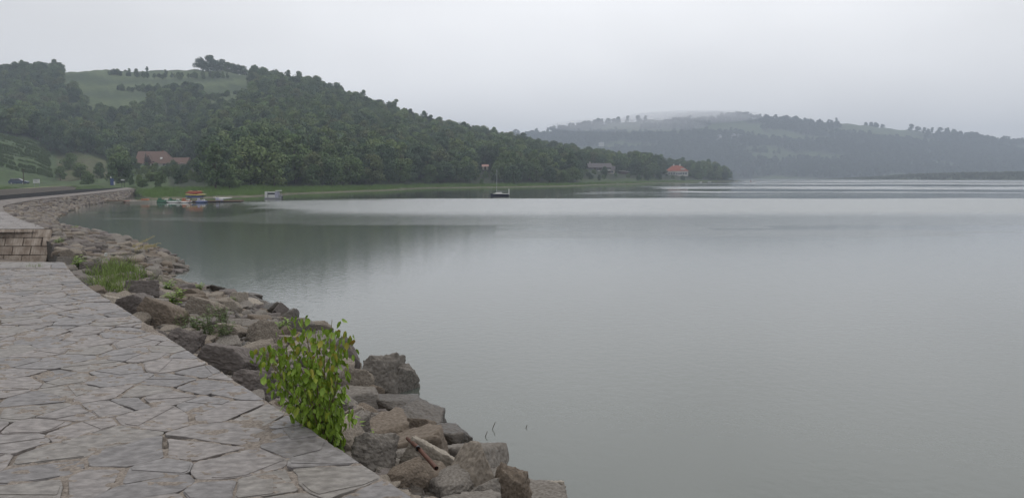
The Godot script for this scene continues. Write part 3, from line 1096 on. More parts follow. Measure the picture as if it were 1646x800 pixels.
func riprap() -> void:
	for i in 14:
		rocks.append(rock_mesh(100 + i, 13, [0, 1, 0, 1, 2, 0, 1, 3, 1, 0, 2, 1, 0, 3][i]))
	for i in 10:
		fine_rocks.append(rock_mesh(300 + i, 28, [0, 4, 3, 0, 4, 2, 0, 1, 2, 0][i]))
	# the slope under the stones
	var p := PackedVector3Array()
	var cols := PackedColorArray()
	for i in 191:
		var s := i * 0.1
		for j in 15:
			var v := -0.03 + 1.3 * maxf(j - 1, 0) / 13.0
			var q := bank(s, v)
			if j == 0:
				q.y -= 1.3
			q.y += -0.10 + noise2.get_noise_2d(q.x * 2.0, q.z * 2.0) * 0.06
			p.append(q)
			cols.append(Color.WHITE)
	var ground := structure("rubble_slope", grid_mesh(p, cols, 15, 191), mats.earth)
	ground.set_meta("kind", "structure")
	# stones one can name: where, wide, high, deep (of the width), tone, shape, yaw, roll, sunk, label
	var heroes := [
		[Vector3(-2.215, 0, -12.639), 0.699, 0.625, 0.9, 1, 1, 0.2, 0.05, 0.2, "big pale-topped boulder standing in the water"],
		[Vector3(-1.892, 0, -12.677), 0.489, 0.457, 0.9, 1, 4, 0.9, -0.1, 0.2, "lower right shoulder of the big boulder in the water"],
		[Vector3(-2.518, 0.15, -11.77), 0.612, 0.435, 0.8, 0, 6, 0.4, -0.35, 0.2, "sloping tan slab left of the big boulder"],
		[Vector3(-2.263, 0.1, -11.668), 0.49, 0.255, 0.8, 3, 3, 1.1, 0, 0.3, "small brown stone under the sloping slab"],
		[Vector3(-0.362, 0.494, -7.018), 0.526, 0.615, 0.9, 0, 2, 0.35, -0.12, 0.2, "tall pointed rock with tilted layers at the front"],
		[Vector3(-0.901, 0.527, -7.572), 0.591, 0.411, 0.6, 4, 0, -0.45, -0.42, 0.3, "flat pale-topped slab tilted to the right"],
		[Vector3(-1.395, 0.747, -7.272), 0.456, 0.363, 0.9, 1, 1, 0.5, -0.18, 0.2, "mossy brown-grey rock beside the promenade edge"],
		[Vector3(-1.663, 0.257, -9.935), 0.435, 0.201, 0.7, 1, 3, 0.2, -0.1, 0.3, "cracked layered rock behind the mossy one"],
		[Vector3(-1.232, 0.172, -9.656), 0.489, 0.31, 0.7, 3, 6, 0.1, -0.2, 0.3, "brown cracked ledge at the waterline below the boulder"],
		[Vector3(-0.982, 0.747, -6.725), 0.377, 0.274, 0.9, 3, 5, 0.6, 0.1, 0.3, "rounded brown rock above the rusty stake"],
		[Vector3(-0.541, 0.595, -6.811), 0.51, 0.301, 0.9, 1, 5, 1.2, 0, 0.3, "broad dark grey rock at the lower frame edge"],
		[Vector3(-0.266, 0.527, -6.747), 0.333, 0.299, 0.9, 1, 1, 0.9, 0, 0.3, "low grey rock in front of the pointed rock"],
		[Vector3(-0.047, 0.409, -6.976), 0.416, 0.464, 0.8, 3, 4, 0.3, -0.35, 0.25, "brown rock right of the pointed rock"],
		[Vector3(0.37, 0.05, -8.213), 0.405, 0.182, 0.7, 4, 0, 0.1, 0, 0.3, "pale flat-topped rock farthest right at the waterline"],
		[Vector3(-4.156, 0.832, -10.729), 0.879, 0.386, 0.6, 2, 3, 0.12, -0.3, 0.3, "long dark slate stone at the promenade edge"],
		[Vector3(-3.384, 0.849, -9.533), 0.528, 0.32, 0.8, 2, 1, 0.4, -0.15, 0.3, "purple-grey slate below the long slate stone"],
		[Vector3(-9.366, 0.646, -18.79), 0.841, 0.436, 0.7, 2, 0, 0.1, -0.03, 0.15, "dark purple block on top of another slab"],
		[Vector3(-7.756, 0.865, -15.238), 0.734, 0.405, 0.7, 2, 3, 0.3, 0.1, 0.25, "dark slate slab under the purple block"],
		[Vector3(-6.591, 0.815, -14.138), 0.87, 0.447, 0.8, 3, 6, -0.4, -0.35, 0.3, "ochre stained brown slab by the promenade edge"],
		[Vector3(-5.266, 0.882, -11.875), 0.535, 0.337, 0.8, 2, 1, 0.5, -0.3, 0.3, "dark stone in shade below the ochre slab"],
		[Vector3(-3.126, 0.1, -13.851), 0.533, 0.602, 0.8, 2, 2, 0.2, 0, 0.2, "dark upright rock right of the sapling"],
		[Vector3(-6.095, 0.003, -19.537), 0.341, 0.325, 0.8, 2, 0, 0.75, 0.7, 0.1, "small diamond-shaped dark stone standing on its edge"],
		[Vector3(-7.37, 0.189, -20.043), 0.465, 0.399, 0.8, 4, 0, 0.3, -0.1, 0.2, "pale square block near the water"],
		[Vector3(-6.799, 0.341, -18.087), 0.45, 0.33, 0.5, 4, 3, 0.2, -0.3, 0.2, "whitish oval stone in the upper bank"],
		[Vector3(-4.158, 0.646, -11.981), 0.601, 0.36, 0.8, 0, 5, 0.3, 0.1, 0.25, "rounded tan boulder left of the sapling"],
		[Vector3(-4.747, 0.477, -14.097), 0.611, 0.423, 0.8, 0, 6, 0.9, -0.3, 0.2, "tan slab leaning behind the rounded boulder"],
		[Vector3(-6.719, 0.544, -16.429), 0.764, 0.409, 0.8, 0, 6, -0.3, -0.3, 0.2, "large flat tan slab high on the bank"],
		[Vector3(-5.363, 0.612, -13.999), 0.63, 0.291, 0.7, 0, 3, 0.2, -0.25, 0.25, "wedge of tan stone with a shaded front"],
		[Vector3(-8.607, 0.375, -19.878), 0.725, 0.329, 0.7, 3, 3, 0.3, -0.1, 0.25, "brown stone at the waterline above the tan slab"],
		[Vector3(-10.755, 0.206, -23.498), 0.855, 0.331, 0.6, 4, 0, 0.4, -0.4, 0.2, "long whitish stone sloping to the water"],
		[Vector3(-4.939, 0.105, -17.043), 0.737, 0.34, 0.6, 1, 3, 0.2, -0.1, 0.25, "flat grey stone near the water behind the sapling"],
		[Vector3(-4.633, -0.048, -17.663), 0.588, 0.294, 0.7, 0, 4, 0.5, 0, 0.25, "rounded tan stone at the water behind the sapling tip"],
		[Vector3(-12.481, 0.798, -22.112), 0.548, 0.365, 0.9, 2, 1, 0.4, 0.1, 0.25, "black-grey stone right of the promenade end"],
		[Vector3(-13.605, 0.95, -22.824), 0.565, 0.283, 0.7, 1, 0, 0.3, -0.1, 0.25, "pale angular stone at the foot of the block wall"],
		[Vector3(-14.589, 0.899, -24.776), 0.654, 0.388, 0.8, 0, 3, 0.2, 0, 0.25, "flat tan stone beside the block wall"],
		[Vector3(-14.121, 0.122, -30.673), 0.607, 0.304, 0.7, 4, 0, 0.2, 0, 0.25, "pale block at the tip of the stone spit"],
		[Vector3(-13.175, 0, -29.608), 0.733, 0.244, 0.6, 1, 4, 0.2, -0.15, 0.25, "outermost dark stone at the tip of the stone spit"],
		[Vector3(-2.328, 0.494, -9.795), 0.395, 0.231, 0.7, 1, 3, 0.4, -0.2, 0.25, "grey stone tucked under the sapling's right side"],
		[Vector3(-2.014, 0.51, -9.25), 0.39, 0.234, 0.8, 0, 6, 1, -0.1, 0.2, "upright layered tan rock right of the sapling foot"]
	]
	var kept := []
	for h in heroes:
		var size := Vector3(h[1] * 1.0, h[2] * (0.92 + h[8]), h[1] * h[3] * 0.85)
		var at: Vector3 = h[0] + Vector3(0, h[2] * (0.5 - h[8] * 0.5), -size.z * 0.3)
		place_rock(fine_rocks[h[5]], tones[h[4]], at, size, h[6], h[7], h[9])
		kept.append([at, maxf(h[1], h[2]) * 0.5])
	# the rest, in rows between promenade and water
	var spots := []
	for tries in 14000:
		var s := rng.randf_range(0.3, 12.0)
		var v := rng.randf_range(0.03, 1.04)
		var q := bank(s, v)
		var far := s > 8.0
		var size := (rng.randf_range(0.32, 0.80) if s < 3.2 else rng.randf_range(0.26, 0.62)) if not far else rng.randf_range(0.30, 0.70)
		size *= lerpf(0.8, 1.1, v)
		if rng.randf() < 0.25:
			size *= 0.65
		var bad := false
		for k in kept:
			var d := Vector2(k[0].x - q.x, k[0].z - q.z).length()
			if d < (k[1] + size * 0.5) * 0.74:
				bad = true
				break
		if bad:
			continue
		if q.x < edge_x(q.z) + size * (0.42 if s < 8.2 or s > 10.6 else 0.12):
			continue
		kept.append([q, size * 0.5])
		spots.append([s, v, q, size])
	spots.sort_custom(func(a, b): return a[3] / -minf(a[2].z, -4.0) > b[3] / -minf(b[2].z, -4.0))
	var extra := []
	var shape := ["flat slab", "angular block", "broken stone"]
	for i in spots.size():
		var k: Array = spots[i]
		var s: float = k[0]
		var flat := rng.randi_range(0, 2)
		var size: Vector3 = Vector3(1.15, [0.45, 0.75, 0.62][flat], rng.randf_range(0.75, 1.0)) * k[3]
		var tone: int = [0, 0, 1, 1, 3, 0, 1, 3, 4, 2, 0, 1][rng.randi_range(0, 11)] if s > 3.0 else [0, 1, 1, 3, 3, 1, 0][rng.randi_range(0, 6)]
		var at: Vector3 = k[2] + Vector3(0, size.y * 0.22 - 0.05, 0)
		var yaw := rng.randf() * TAU
		var roll := rng.randf_range(-0.35, 0.2)
		if i < 285 and k[2].z < -4.0:
			var row := "upper bank" if k[1] < 0.33 else ("middle bank" if k[1] < 0.72 else "waterline")
			var stretch := "near the stake" if s < 2.4 else ("behind the leafy bush" if s < 4.4 else ("by the thin herbs" if s < 6.0 else ("beside the slate slabs" if s < 7.6 else ("by the tall grass" if s < 9.0 else "right of the block wall"))))
			var o := place_rock(rocks[rng.randi_range(0, 13)], mats.stone_wet if k[1] > 0.95 else tones[tone], at, size, yaw, roll, "", "riprap stones on the bank")
			named.append([o, "%s%s %s, %s %s" % ["small " if k[3] < 0.42 else ("big " if k[3] > 0.72 else ""), "wet dark" if k[1] > 0.95 else TONE[tone], shape[flat], row, stretch]])
		else:
			extra.append(Transform3D(Basis.from_euler(Vector3(0, yaw, roll)) * Basis.from_scale(size), at))
	# small rubble filling the gaps, and the far bank, whose stones are a few pixels each
	var heap := Node3D.new()
	heap.name = "rubble"
	add_child(heap)
	tag(heap, "small broken stones filling the gaps of the bank", "rubble", "", "stuff")
	var sets := [[], [], [], []]
	var fill := [[], [], [], []]
	for i in extra.size():
		sets[i % 4].append(extra[i])
	for i in 2600:
		var s := rng.randf_range(0.2, 12.0)
		var q := bank(s, rng.randf_range(0.0, 1.08))
		var size := rng.randf_range(0.10, 0.30)
		if q.x < edge_x(q.z) + 0.12:
			continue
		fill[i % 4].append(Transform3D(Basis.from_euler(Vector3(rng.randf() * 6, rng.randf() * 6, 0)) * Basis.from_scale(Vector3(size, size * 0.65, size)), q + Vector3(0, -0.03, 0)))
	for i in 4200:
		var s := rng.randf_range(11.5, 18.9)
		var q := bank(s, rng.randf_range(0.0, 1.05))
		var size := rng.randf_range(0.3, 0.75)
		sets[i % 4].append(Transform3D(Basis.from_euler(Vector3(rng.randf_range(-0.4, 0.4), rng.randf() * 6, rng.randf_range(-0.4, 0.4))) * Basis.from_scale(Vector3(size * 1.2, size * 0.6, size)), q))
	var small := []
	for i in 4:
		small.append(rock_mesh(500 + i, 5, i % 3))
	for i in 4:
		scatter("stones", small[i], tones[[3, 1, 0, 2][i]], sets[i], [], heap)
		scatter("chips", small[i], [mats.stone_wet, tones[2], tones[3], mats.stone_wet][i], fill[i], [], heap)
	# the fallen stake by the water
	var stake := thing("wooden_stake", "rusty red-brown stake lying between the front rocks", "stake", Vector3(-0.883, 0.845, -7.255))
	var st := Shape.new()
	st.tube([Vector3(-0.21, 0.096, -0.42), Vector3(-0.064, 0.093, -0.156), Vector3(0.173, 0.084, 0.371)], [0.018, 0.023, 0.022], 7)
	put("shaft", st.mesh(), mats.rust, stake)
	var cap := Shape.new()
	cap.tube([Vector3(-0.064, 0.093, -0.156), Vector3(-0.053, 0.11, -0.068)], [0.026, 0.026], 7)
	put("collar", cap.mesh(), mats.dark, stake)
	# twigs afloat
	for q in [[Vector3(-0.271, 0, -10.72), 0.13, "short dark twig floating upright off the big boulder"], [Vector3(-0.368, 0, -10.402), 0.09, "thin twig floating just left of the dark twig"], [Vector3(0.209, 0, -10.775), 0.05, "small dark speck of driftwood floating alone"]]:
		var tw := Shape.new()
		tw.tube([Vector3(-q[1] * 0.2, -0.03, 0.02), Vector3(0, q[1] * 0.3, 0), Vector3(q[1] * 0.22, q[1] * 0.8, -0.02)], [0.006, 0.006, 0.004], 5)
		tag(put("twig", tw.mesh(), mats.bark, self, q[0]), q[2], "twig")

# ---------------------------------------------------------------- plants in front
func leaf_mesh(bend: float, fold: float, wide: float) -> ArrayMesh:   # one leaf hanging from its stalk at the origin, along -y
	var s := Shape.new()
	var mids := []
	var lefts := []
	var rights := []
	for i in 6:
		var t := i / 5.0
		var hw := wide * pow(sin(PI * pow(t, 0.72)), 0.85) * 0.5 if i > 0 and i < 5 else 0.0
		var m := Vector3(0, -t + bend * t * t * 0.25, bend * t * t * 0.6)
		mids.append(m)
		var e := hw * (1.0 + (0.12 if i % 2 else -0.05))
		lefts.append(m + Vector3(-e * cos(fold), 0, e * sin(fold)))
		rights.append(m + Vector3(e * cos(fold), 0, e * sin(fold)))
	for i in 5:
		s.face([mids[i], lefts[i], lefts[i + 1], mids[i + 1]], mids[i] - Vector3(0, 0, 1))
		s.face([mids[i], rights[i], rights[i + 1], mids[i + 1]], mids[i] - Vector3(0, 0, 1))
	return s.mesh()

func grass_tuft(sd: int, blades: int, height: float, spread: float, dry: float, lean := 0.35) -> ArrayMesh:
	var r := RandomNumberGenerator.new()
	r.seed = sd
	var s := Shape.new()
	for k in blades:
		var a := r.randf() * TAU
		var q := Vector3(cos(a), 0, sin(a)) * spread * sqrt(r.randf())
		var h := height * r.randf_range(0.45, 1.0)
		var out := Vector3(r.randfn(), 0, r.randfn()) * lean * h
		var w := Vector3(r.randfn(), 0, r.randfn()).normalized() * height * 0.012
		var t := r.randf_range(0.7, 1.25)
		var col := Color(t, t, t * 0.9) if r.randf() > dry else Color(t * 1.9, t * 1.35, t * 1.2)
		var mid := q + out * 0.3 + Vector3(0, h * 0.6, 0)
		var tip := q + out + Vector3(0, h * 0.95, 0)
		s.quad(q - w, q + w, mid + w * 0.8, mid - w * 0.8, col)
		s.tri(mid - w * 0.8, mid + w * 0.8, tip, col)
	return s.mesh()

func herb_mesh(sd: int, stems: int, height: float, leaf: float) -> ArrayMesh:
	var r := RandomNumberGenerator.new()
	r.seed = sd
	var s := Shape.new()
	for k in stems:
		var lean := Vector3(r.randfn() * 0.35, 1, r.randfn() * 0.35).normalized()
		var h := height * r.randf_range(0.5, 1.0)
		var foot := Vector3(r.randfn(), 0, r.randfn()) * height * 0.1
		s.tube([foot, foot + lean * h], [height * 0.008, height * 0.004], 4, Color(1.1, 0.8, 0.9))
		for j in 12:
			var q := foot + lean * h * (0.15 + 0.85 * j / 11.0)
			var a := r.randf() * TAU
			var d := Vector3(cos(a), r.randf_range(-0.1, 0.6), sin(a)).normalized()
			var w := d.cross(Vector3.UP).normalized() * leaf * 0.22
			var t := r.randf_range(0.75, 1.3)
			var col := Color(t, t, t)
			s.quad(q, q + d * leaf * 0.5 - w, q + d * leaf - Vector3(0, leaf * 0.2, 0), q + d * leaf * 0.5 + w, col)
	return s.mesh()

func plants() -> void:
	# the young tree at the edge of the promenade
	var base := Vector3(-1.85, 0.75, -7.3)
	var bush := thing("maple_sapling", "leafy green and yellow sapling growing at the promenade edge", "sapling", base)
	var shapes := []
	for i in 4:
		shapes.append(leaf_mesh([0.4, -0.3, 0.7, 0.1][i], [0.3, 0.5, 0.15, 0.4][i], [0.54, 0.46, 0.58, 0.44][i]))
	var tips := [Vector3(-0.542, 1.159, 0.1), Vector3(-0.464, 1.019, 0.15), Vector3(-0.344, 1.351, 0), Vector3(-0.025, 1.045, 0.25), Vector3(-0.514, 1.173, -0.1), Vector3(-0.616, 1.239, 0.05), Vector3(-0.396, 1.006, 0.1), Vector3(-0.228, 1.505, -0.1), Vector3(-0.054, 1.433, 0.1), Vector3(0.043, 1.473, -0.2), Vector3(0.165, 1.216, -0.05), Vector3(0.046, 1.353, 0.15), Vector3(-0.254, 1.262, 0.15), Vector3(0.176, 1.006, 0.1), Vector3(-0.038, 1.177, 0.3), Vector3(0.259, 0.635, 0.1), Vector3(-0.342, 0.789, 0.2), Vector3(0.117, 0.804, 0.25), Vector3(-0.132, 0.938, 0.3), Vector3(0.179, 1.351, 0), Vector3(-0.264, 1.382, 0)]
	var sites := []
	for i in tips.size():
		var tip: Vector3 = tips[i]
		var mid := tip * 0.5 + Vector3(-tip.x * 0.22, 0.1, -tip.z * 0.2)
		var st := Shape.new()
		var line := []
		var rad := []
		for k in 7:
			var t := k / 6.0
			line.append((mid * 2.0 * t * (1.0 - t)) + tip * t * t)
			rad.append(lerpf(0.011, 0.003, t))
		st.tube(line, rad, 5)
		put("stem", st.mesh(), mats.stem, bush)
		for k in 62:
			var t := 1.0 - pow(rng.randf(), 1.35) * 0.85
			var on: Vector3 = (mid * 2.0 * t * (1.0 - t)) + tip * t * t
			sites.append([on, t])
	var fill := Shape.new()
	var made := 0
	for i in sites.size():
		var on: Vector3 = sites[i][0]
		var t: float = sites[i][1]
		var a := rng.randf() * TAU
		var reach := rng.randf_range(0.05, 0.16)
		var q := on + Vector3(cos(a) * reach, rng.randf_range(-0.02, 0.06), sin(a) * reach)
		var size := rng.randf_range(0.06, 0.115) * lerpf(1.0, 0.9, t)
		var b := Basis.from_euler(Vector3(rng.randf_range(-0.5, 0.35), rng.randf() * TAU, rng.randf_range(-0.45, 0.45))) * Basis.from_scale(Vector3.ONE * size)
		var high := q.y / 1.3 + rng.randf_range(-0.2, 0.2)
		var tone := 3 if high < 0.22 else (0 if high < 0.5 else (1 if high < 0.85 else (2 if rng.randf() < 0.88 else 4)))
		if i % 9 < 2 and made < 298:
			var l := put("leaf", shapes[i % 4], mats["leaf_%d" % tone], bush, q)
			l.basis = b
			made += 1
		else:
			var arr: Array = (shapes[i % 4] as ArrayMesh).surface_get_arrays(0)
			for k in arr[Mesh.ARRAY_VERTEX].size():
				fill.v.append(b * arr[Mesh.ARRAY_VERTEX][k] + q)
				fill.n.append((b * arr[Mesh.ARRAY_NORMAL][k]).normalized())
				fill.c.append(Color.WHITE)
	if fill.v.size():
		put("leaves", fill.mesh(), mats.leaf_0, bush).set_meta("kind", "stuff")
	# grasses and herbs among the stones
	var g := Node3D.new()
	g.name = "tall_grass"
	add_child(g)
	tag(g, "clump of tall green grass at the promenade edge, straw at its foot", "grass", "", "stuff")
	var spots := []
	for q in [Vector3(-10.624, 0.849, -19.082), Vector3(-10.062, 0.849, -18.346), Vector3(-9.691, 0.832, -17.971), Vector3(-9.89, 0.764, -18.676), Vector3(-11.111, 0.713, -20.592), Vector3(-11.38, 0.612, -21.592), Vector3(-11.389, 0.544, -22.041), Vector3(-11.964, 0.747, -21.554), Vector3(-12.141, 0.679, -22.287), Vector3(-12.195, 0.595, -22.913), Vector3(-12.408, 0.51, -23.868), Vector3(-12.172, 0.409, -23.97), Vector3(-12.472, 0.375, -24.859), Vector3(-13.006, 0.595, -24.478), Vector3(-12.639, 0.696, -23.077), Vector3(-12.996, 0.527, -24.954)]:
		spots.append(Transform3D(Basis(Vector3.UP, rng.randf() * 6).scaled(Vector3.ONE * rng.randf_range(0.8, 1.15)), q + Vector3(0.1, -0.1, 0)))
	scatter("blades", grass_tuft(1, 70, 0.75, 0.34, 0.12), mats.grass, spots, [], g)
	var reed := thing("plume_grass", "pale feathery seed plumes leaning over the water", "grass", Vector3(-12.732, 0.477, -24.768))
	for q in [[Vector3(0.445, 0.906, 0.5), Vector3(1.222, 1.307, 0.5)], [Vector3(0.559, 0.786, 0.5), Vector3(0.97, 1.026, 0.5)], [Vector3(0.801, 0.826, 0.5), Vector3(1.413, 1.107, 0.5)], [Vector3(0.886, 0.946, 0.5), Vector3(1.288, 0.986, 0.5)]]:
		var st := Shape.new()
		st.tube([Vector3.ZERO, q[0] * 0.5 + Vector3(-0.1, 0.12, 0), q[0]], [0.005, 0.004, 0.002], 4)
		put("stem", st.mesh(), mats.weed, reed)
		var pl := Shape.new()
		var dir: Vector3 = (q[1] - q[0])
		for k in 90:
			var t := rng.randf()
			var on: Vector3 = q[0] + dir * t + Vector3(0, -0.05 * t * t, 0)
			var d := (dir.normalized() * 0.8 + Vector3(rng.randfn(), rng.randfn() * 0.8, rng.randfn()) * 0.55).normalized() * rng.randf_range(0.05, 0.16) * (1.1 - 0.6 * t)
			var w := d.cross(Vector3(0, 0, 1)).normalized() * 0.006
			pl.quad(on, on + d * 0.5 - w, on + d, on + d * 0.5 + w)
		put("seed_head", pl.mesh(), mats.straw, reed)
	var h1 := herb_mesh(3, 16, 0.62, 0.085)
	var h2 := herb_mesh(4, 9, 0.30, 0.11)
	for q in [[Vector3(-5.458, 0.73, -13.26), 0, 1.05, "spindly grey-green herb between stones beside the walk"], [Vector3(-5.729, 0.781, -13.251), 0, 0.8, "sparse low herb on the dark slab"], [Vector3(-5.115, 0.663, -13.28), 0, 0.9, "wiry weed behind the long slate stone"], [Vector3(-5.924, 0.561, -15.168), 0, 0.9, "tall thin weed stalk in the middle of the bank"],
			[Vector3(-9.992, 0.443, -20.955), 0, 0.95, "dark leafy weed right of the slate slabs"], [Vector3(-9.775, 0.358, -21.269), 1, 1.2, "bright green rosette on pale stones"], [Vector3(-8.116, 0.561, -17.921), 1, 1.3, "small fresh weed above the ochre slab"], [Vector3(-7.424, 0.206, -19.96), 1, 0.8, "little green tuft beside the white stone"],
			[Vector3(-4.983, 0.257, -16.018), 1, 1.1, "low green weed left of the sapling top"], [Vector3(-1.853, 0.696, -8.139), 1, 1.15, "bright weed rooted by the sapling foot"], [Vector3(-1.677, 0.544, -8.595), 1, 0.55, "tiny green sprout on the mossy rock"], [Vector3(-1.333, 0.663, -7.561), 1, 0.5, "tiny sprout at the promenade edge below the mossy rock"],
			[Vector3(-12.9, 0.865, -22.335), 1, 1.5, "round-leaved green weed at the end of the promenade"], [Vector3(-27.865, 0.189, -48.074), 1, 1.2, "weeds on top of the far stones"], [Vector3(-17.942, 0.916, -29.836), 1, 1.0, "weeds in the joint beside the block wall"], [Vector3(-9.713, 0.088, -23.213), 1, 0.9, "grass sprig behind the tan slabs"]]:
		var o := put("weed", h1 if q[1] == 0 else h2, mats.weed if q[1] == 0 else mats.leaf_0, self, q[0] + Vector3(0, 0.05, 0))
		o.basis = Basis(Vector3.UP, rng.randf() * 6).scaled(Vector3.ONE * q[2])
		tag(o, q[3], "weed")
	var k2 := put("grass_tuft", grass_tuft(9, 60, 0.16, 0.16, 0.1), mats.grass, self, Vector3(-12.743, PATH_H - 0.02, -20.1))
	k2.scale = Vector3(1.6, 1, 1)
	tag(k2, "little grass tuft in the kerb joint of the promenade", "grass")
	for q in [[-0.9, "grass tuft on the coping of the block wall"], [-3.4, "left grass tuft on the coping near the frame edge"]]:
		tag(put("grass_tuft", grass_tuft(10, 40, 0.2, 0.22, 0.1), mats.grass, self, Vector3(edge_x(-33.3) + q[0], PATH_H, -33.25)), q[1], "grass")
	var cup := Shape.new()
	cup.tube([Vector3(0, 0, 0), Vector3(0.02, 0.1, 0)], [0.04, 0.05], 9)
	cup.face([Vector3(0.05, 0.1, 0.04), Vector3(-0.03, 0.1, 0.04), Vector3(-0.03, 0.1, -0.04), Vector3(0.05, 0.1, -0.04)], Vector3.ZERO)
	tag(put("paper_cup", cup.mesh(), mats.white, self, Vector3(-13.682, 0.996, -25.364)), "white paper cup dropped above the tall grass", "litter")

# ---------------------------------------------------------------- road, wall, car, signs
func roadside() -> void:
	var last := EDGE.size() - 1
	structure("road", strip(3.0, 9.55, PATH_H - 0.06, PATH_H - 0.02, 0, last), mats.asphalt)
	structure("verge", strip(9.85, 14.0, 1.90, 1.86, 8, last - 4, Color(0.17, 0.19, 0.06)), mats.land)
	var wall := thing("roadside_wall", "low grey stone wall along the lake road", "wall")
	var s := Shape.new()
	for i in range(8, last - 2):
		var fade := clampf((last - 2.0 - i) / 4.0, 0.1, 1.0)
		var fade2 := clampf((last - 3.0 - i) / 4.0, 0.1, 1.0)
		var a := edge_left(i, 9.5)
		var b := edge_left(i + 1, 9.5)
		var d := edge_left(i + 1, 9.95)
		var e := edge_left(i, 9.95)
		for q in [[a, b, fade, fade2], [e, d, fade, fade2]]:
			s.face([Vector3(q[0].x, 1.0, q[0].z), Vector3(q[1].x, 1.0, q[1].z), Vector3(q[1].x, 1.23 + 0.75 * q[3], q[1].z), Vector3(q[0].x, 1.23 + 0.75 * q[2], q[0].z)], e if q[0] == a else a)
		s.face([Vector3(a.x, 1.23 + 0.75 * fade, a.z), Vector3(b.x, 1.23 + 0.75 * fade2, b.z), Vector3(d.x, 1.23 + 0.75 * fade2, d.z), Vector3(e.x, 1.23 + 0.75 * fade, e.z)], a - Vector3(0, 3, 0))
	put("masonry", s.mesh(), mats.wall_stone, wall)
	# parked car
	var at: Vector3 = Vector3(-121.937, 1.51, -188)
	at.y = land_height(LAND, at.x, -at.z) + 0.1
	var car := thing("parked_car", "dark blue estate car parked on the grass above the wall", "car", at, 0.15)
	var body := Shape.new()
	var rings := []
	for q in [[-2.1, 0.55, 0.75, 0.8], [-1.95, 0.3, 0.95, 0.88], [-1.0, 0.25, 1.0, 0.9], [1.1, 0.25, 0.98, 0.9], [1.9, 0.28, 0.82, 0.87], [2.1, 0.4, 0.7, 0.75]]:
		rings.append([Vector3(q[0], q[1], -q[3]), Vector3(q[0], q[2], -q[3] * 0.96), Vector3(q[0], q[2], q[3] * 0.96), Vector3(q[0], q[1], q[3])])
	body.loft(rings)
	put("body", body.mesh(), mats.car_blue, car)
	var cabin := Shape.new()
	cabin.loft([[Vector3(-1.9, 0.94, -0.8), Vector3(1.05, 0.96, -0.8), Vector3(1.05, 0.96, 0.8), Vector3(-1.9, 0.94, 0.8)], [Vector3(-1.55, 1.42, -0.66), Vector3(0.3, 1.45, -0.66), Vector3(0.3, 1.45, 0.66), Vector3(-1.55, 1.42, 0.66)]])
	put("window_band", cabin.mesh(), mats.window_glass, car)
	var roof := Shape.new()
	roof.loft([[Vector3(-1.6, 1.423, -0.67), Vector3(0.32, 1.453, -0.67), Vector3(0.32, 1.453, 0.67), Vector3(-1.6, 1.423, 0.67)], [Vector3(-1.4, 1.5, -0.58), Vector3(0.15, 1.52, -0.58), Vector3(0.15, 1.52, 0.58), Vector3(-1.4, 1.5, 0.58)]])
	put("roof", roof.mesh(), mats.grey, car)
	for q in [[-1.3, 0.84], [1.3, 0.84], [-1.3, -0.84], [1.3, -0.84]]:
		var wh := Shape.new()
		wh.tube([Vector3(0, 0, -0.1), Vector3(0, 0, 0.1)], [0.32, 0.32], 12)
		var tyre := put("wheel", wh.mesh(), mats.dark, car, Vector3(q[0], 0.32, q[1]))
		put_box("hub", Vector3(0.3, 0.3, 0.02), Vector3(0, 0, 0.1 * signf(q[1])), mats.metal, tyre)
	# signs and posts along the verge
	var p: Vector3 = Vector3(-93.808, 2.797, -150)
	var g := land_height(LAND, p.x, -p.z)
	var sign_ := thing("notice_board", "white rectangular notice board on two posts right of the car", "sign", Vector3(p.x, g, p.z))
	put_box("panel", Vector3(1.3, 0.75, 0.06), Vector3(0, p.y - g, 0), mats.white, sign_)
	put_box("frame", Vector3(1.4, 0.05, 0.1), Vector3(0, p.y - g + 0.4, 0), mats.grey, sign_)
	for k in 3:
		put_box("text_line", Vector3(0.9 - k * 0.2, 0.05, 0.01), Vector3(-0.05, p.y - g + 0.18 - k * 0.16, 0.036), mats.grey, sign_)
	for x in [-0.5, 0.5]:
		put_box("post", Vector3(0.07, p.y - g, 0.07), Vector3(x, (p.y - g) * 0.5, -0.07), mats.grey, sign_)
	p = Vector3(-102.758, 3.52, -160)
	g = land_height(LAND, p.x, -p.z)
	var pole := thing("utility_pole", "thin dark wooden pole behind the parked car", "pole", Vector3(p.x, g, p.z))
	var s2 := Shape.new()
	s2.tube([Vector3(0, -0.2, 0), Vector3(0, 3.6, 0)], [0.09, 0.07], 7)
	put("shaft", s2.mesh(), mats.timber, pole)
	put_box("crossbar", Vector3(0.7, 0.07, 0.07), Vector3(0, 3.4, 0), mats.timber, pole)
	p = Vector3(-89.612, 2.268, -170)
	g = land_height(LAND, p.x, -p.z)
	var info := thing("information_pillar", "dark blue information pillar with a white sign by the road bend", "sign", Vector3(p.x, g, p.z))
	put_box("pillar", Vector3(0.75, 1.5, 0.15), Vector3(0.2, 0.75, 0), mats.blue, info)
	put_box("white_panel", Vector3(0.3, 0.75, 0.06), Vector3(0.75, 0.45, 0.1), mats.white, info)
	put_box("top_sign", Vector3(0.28, 0.35, 0.05), Vector3(-0.05, 1.75, 0), mats.white, info)
	p = Vector3(-88.034, 2.951, -172)
	g = land_height(LAND, p.x, -p.z)
	var road_sign := thing("road_sign", "low wide white sign board on two dark legs", "sign", Vector3(p.x, g, p.z))
	put_box("panel", Vector3(0.85, 0.3, 0.05), Vector3(0, p.y - g, 0), mats.white, road_sign)
	for x in [-0.3, 0.3]:
		put_box("leg", Vector3(0.06, p.y - g, 0.06), Vector3(x, (p.y - g) * 0.5, -0.06), mats.dark, road_sign)
	# low grass on the spit, and along the far bank
	var spots := []
	var tints := []
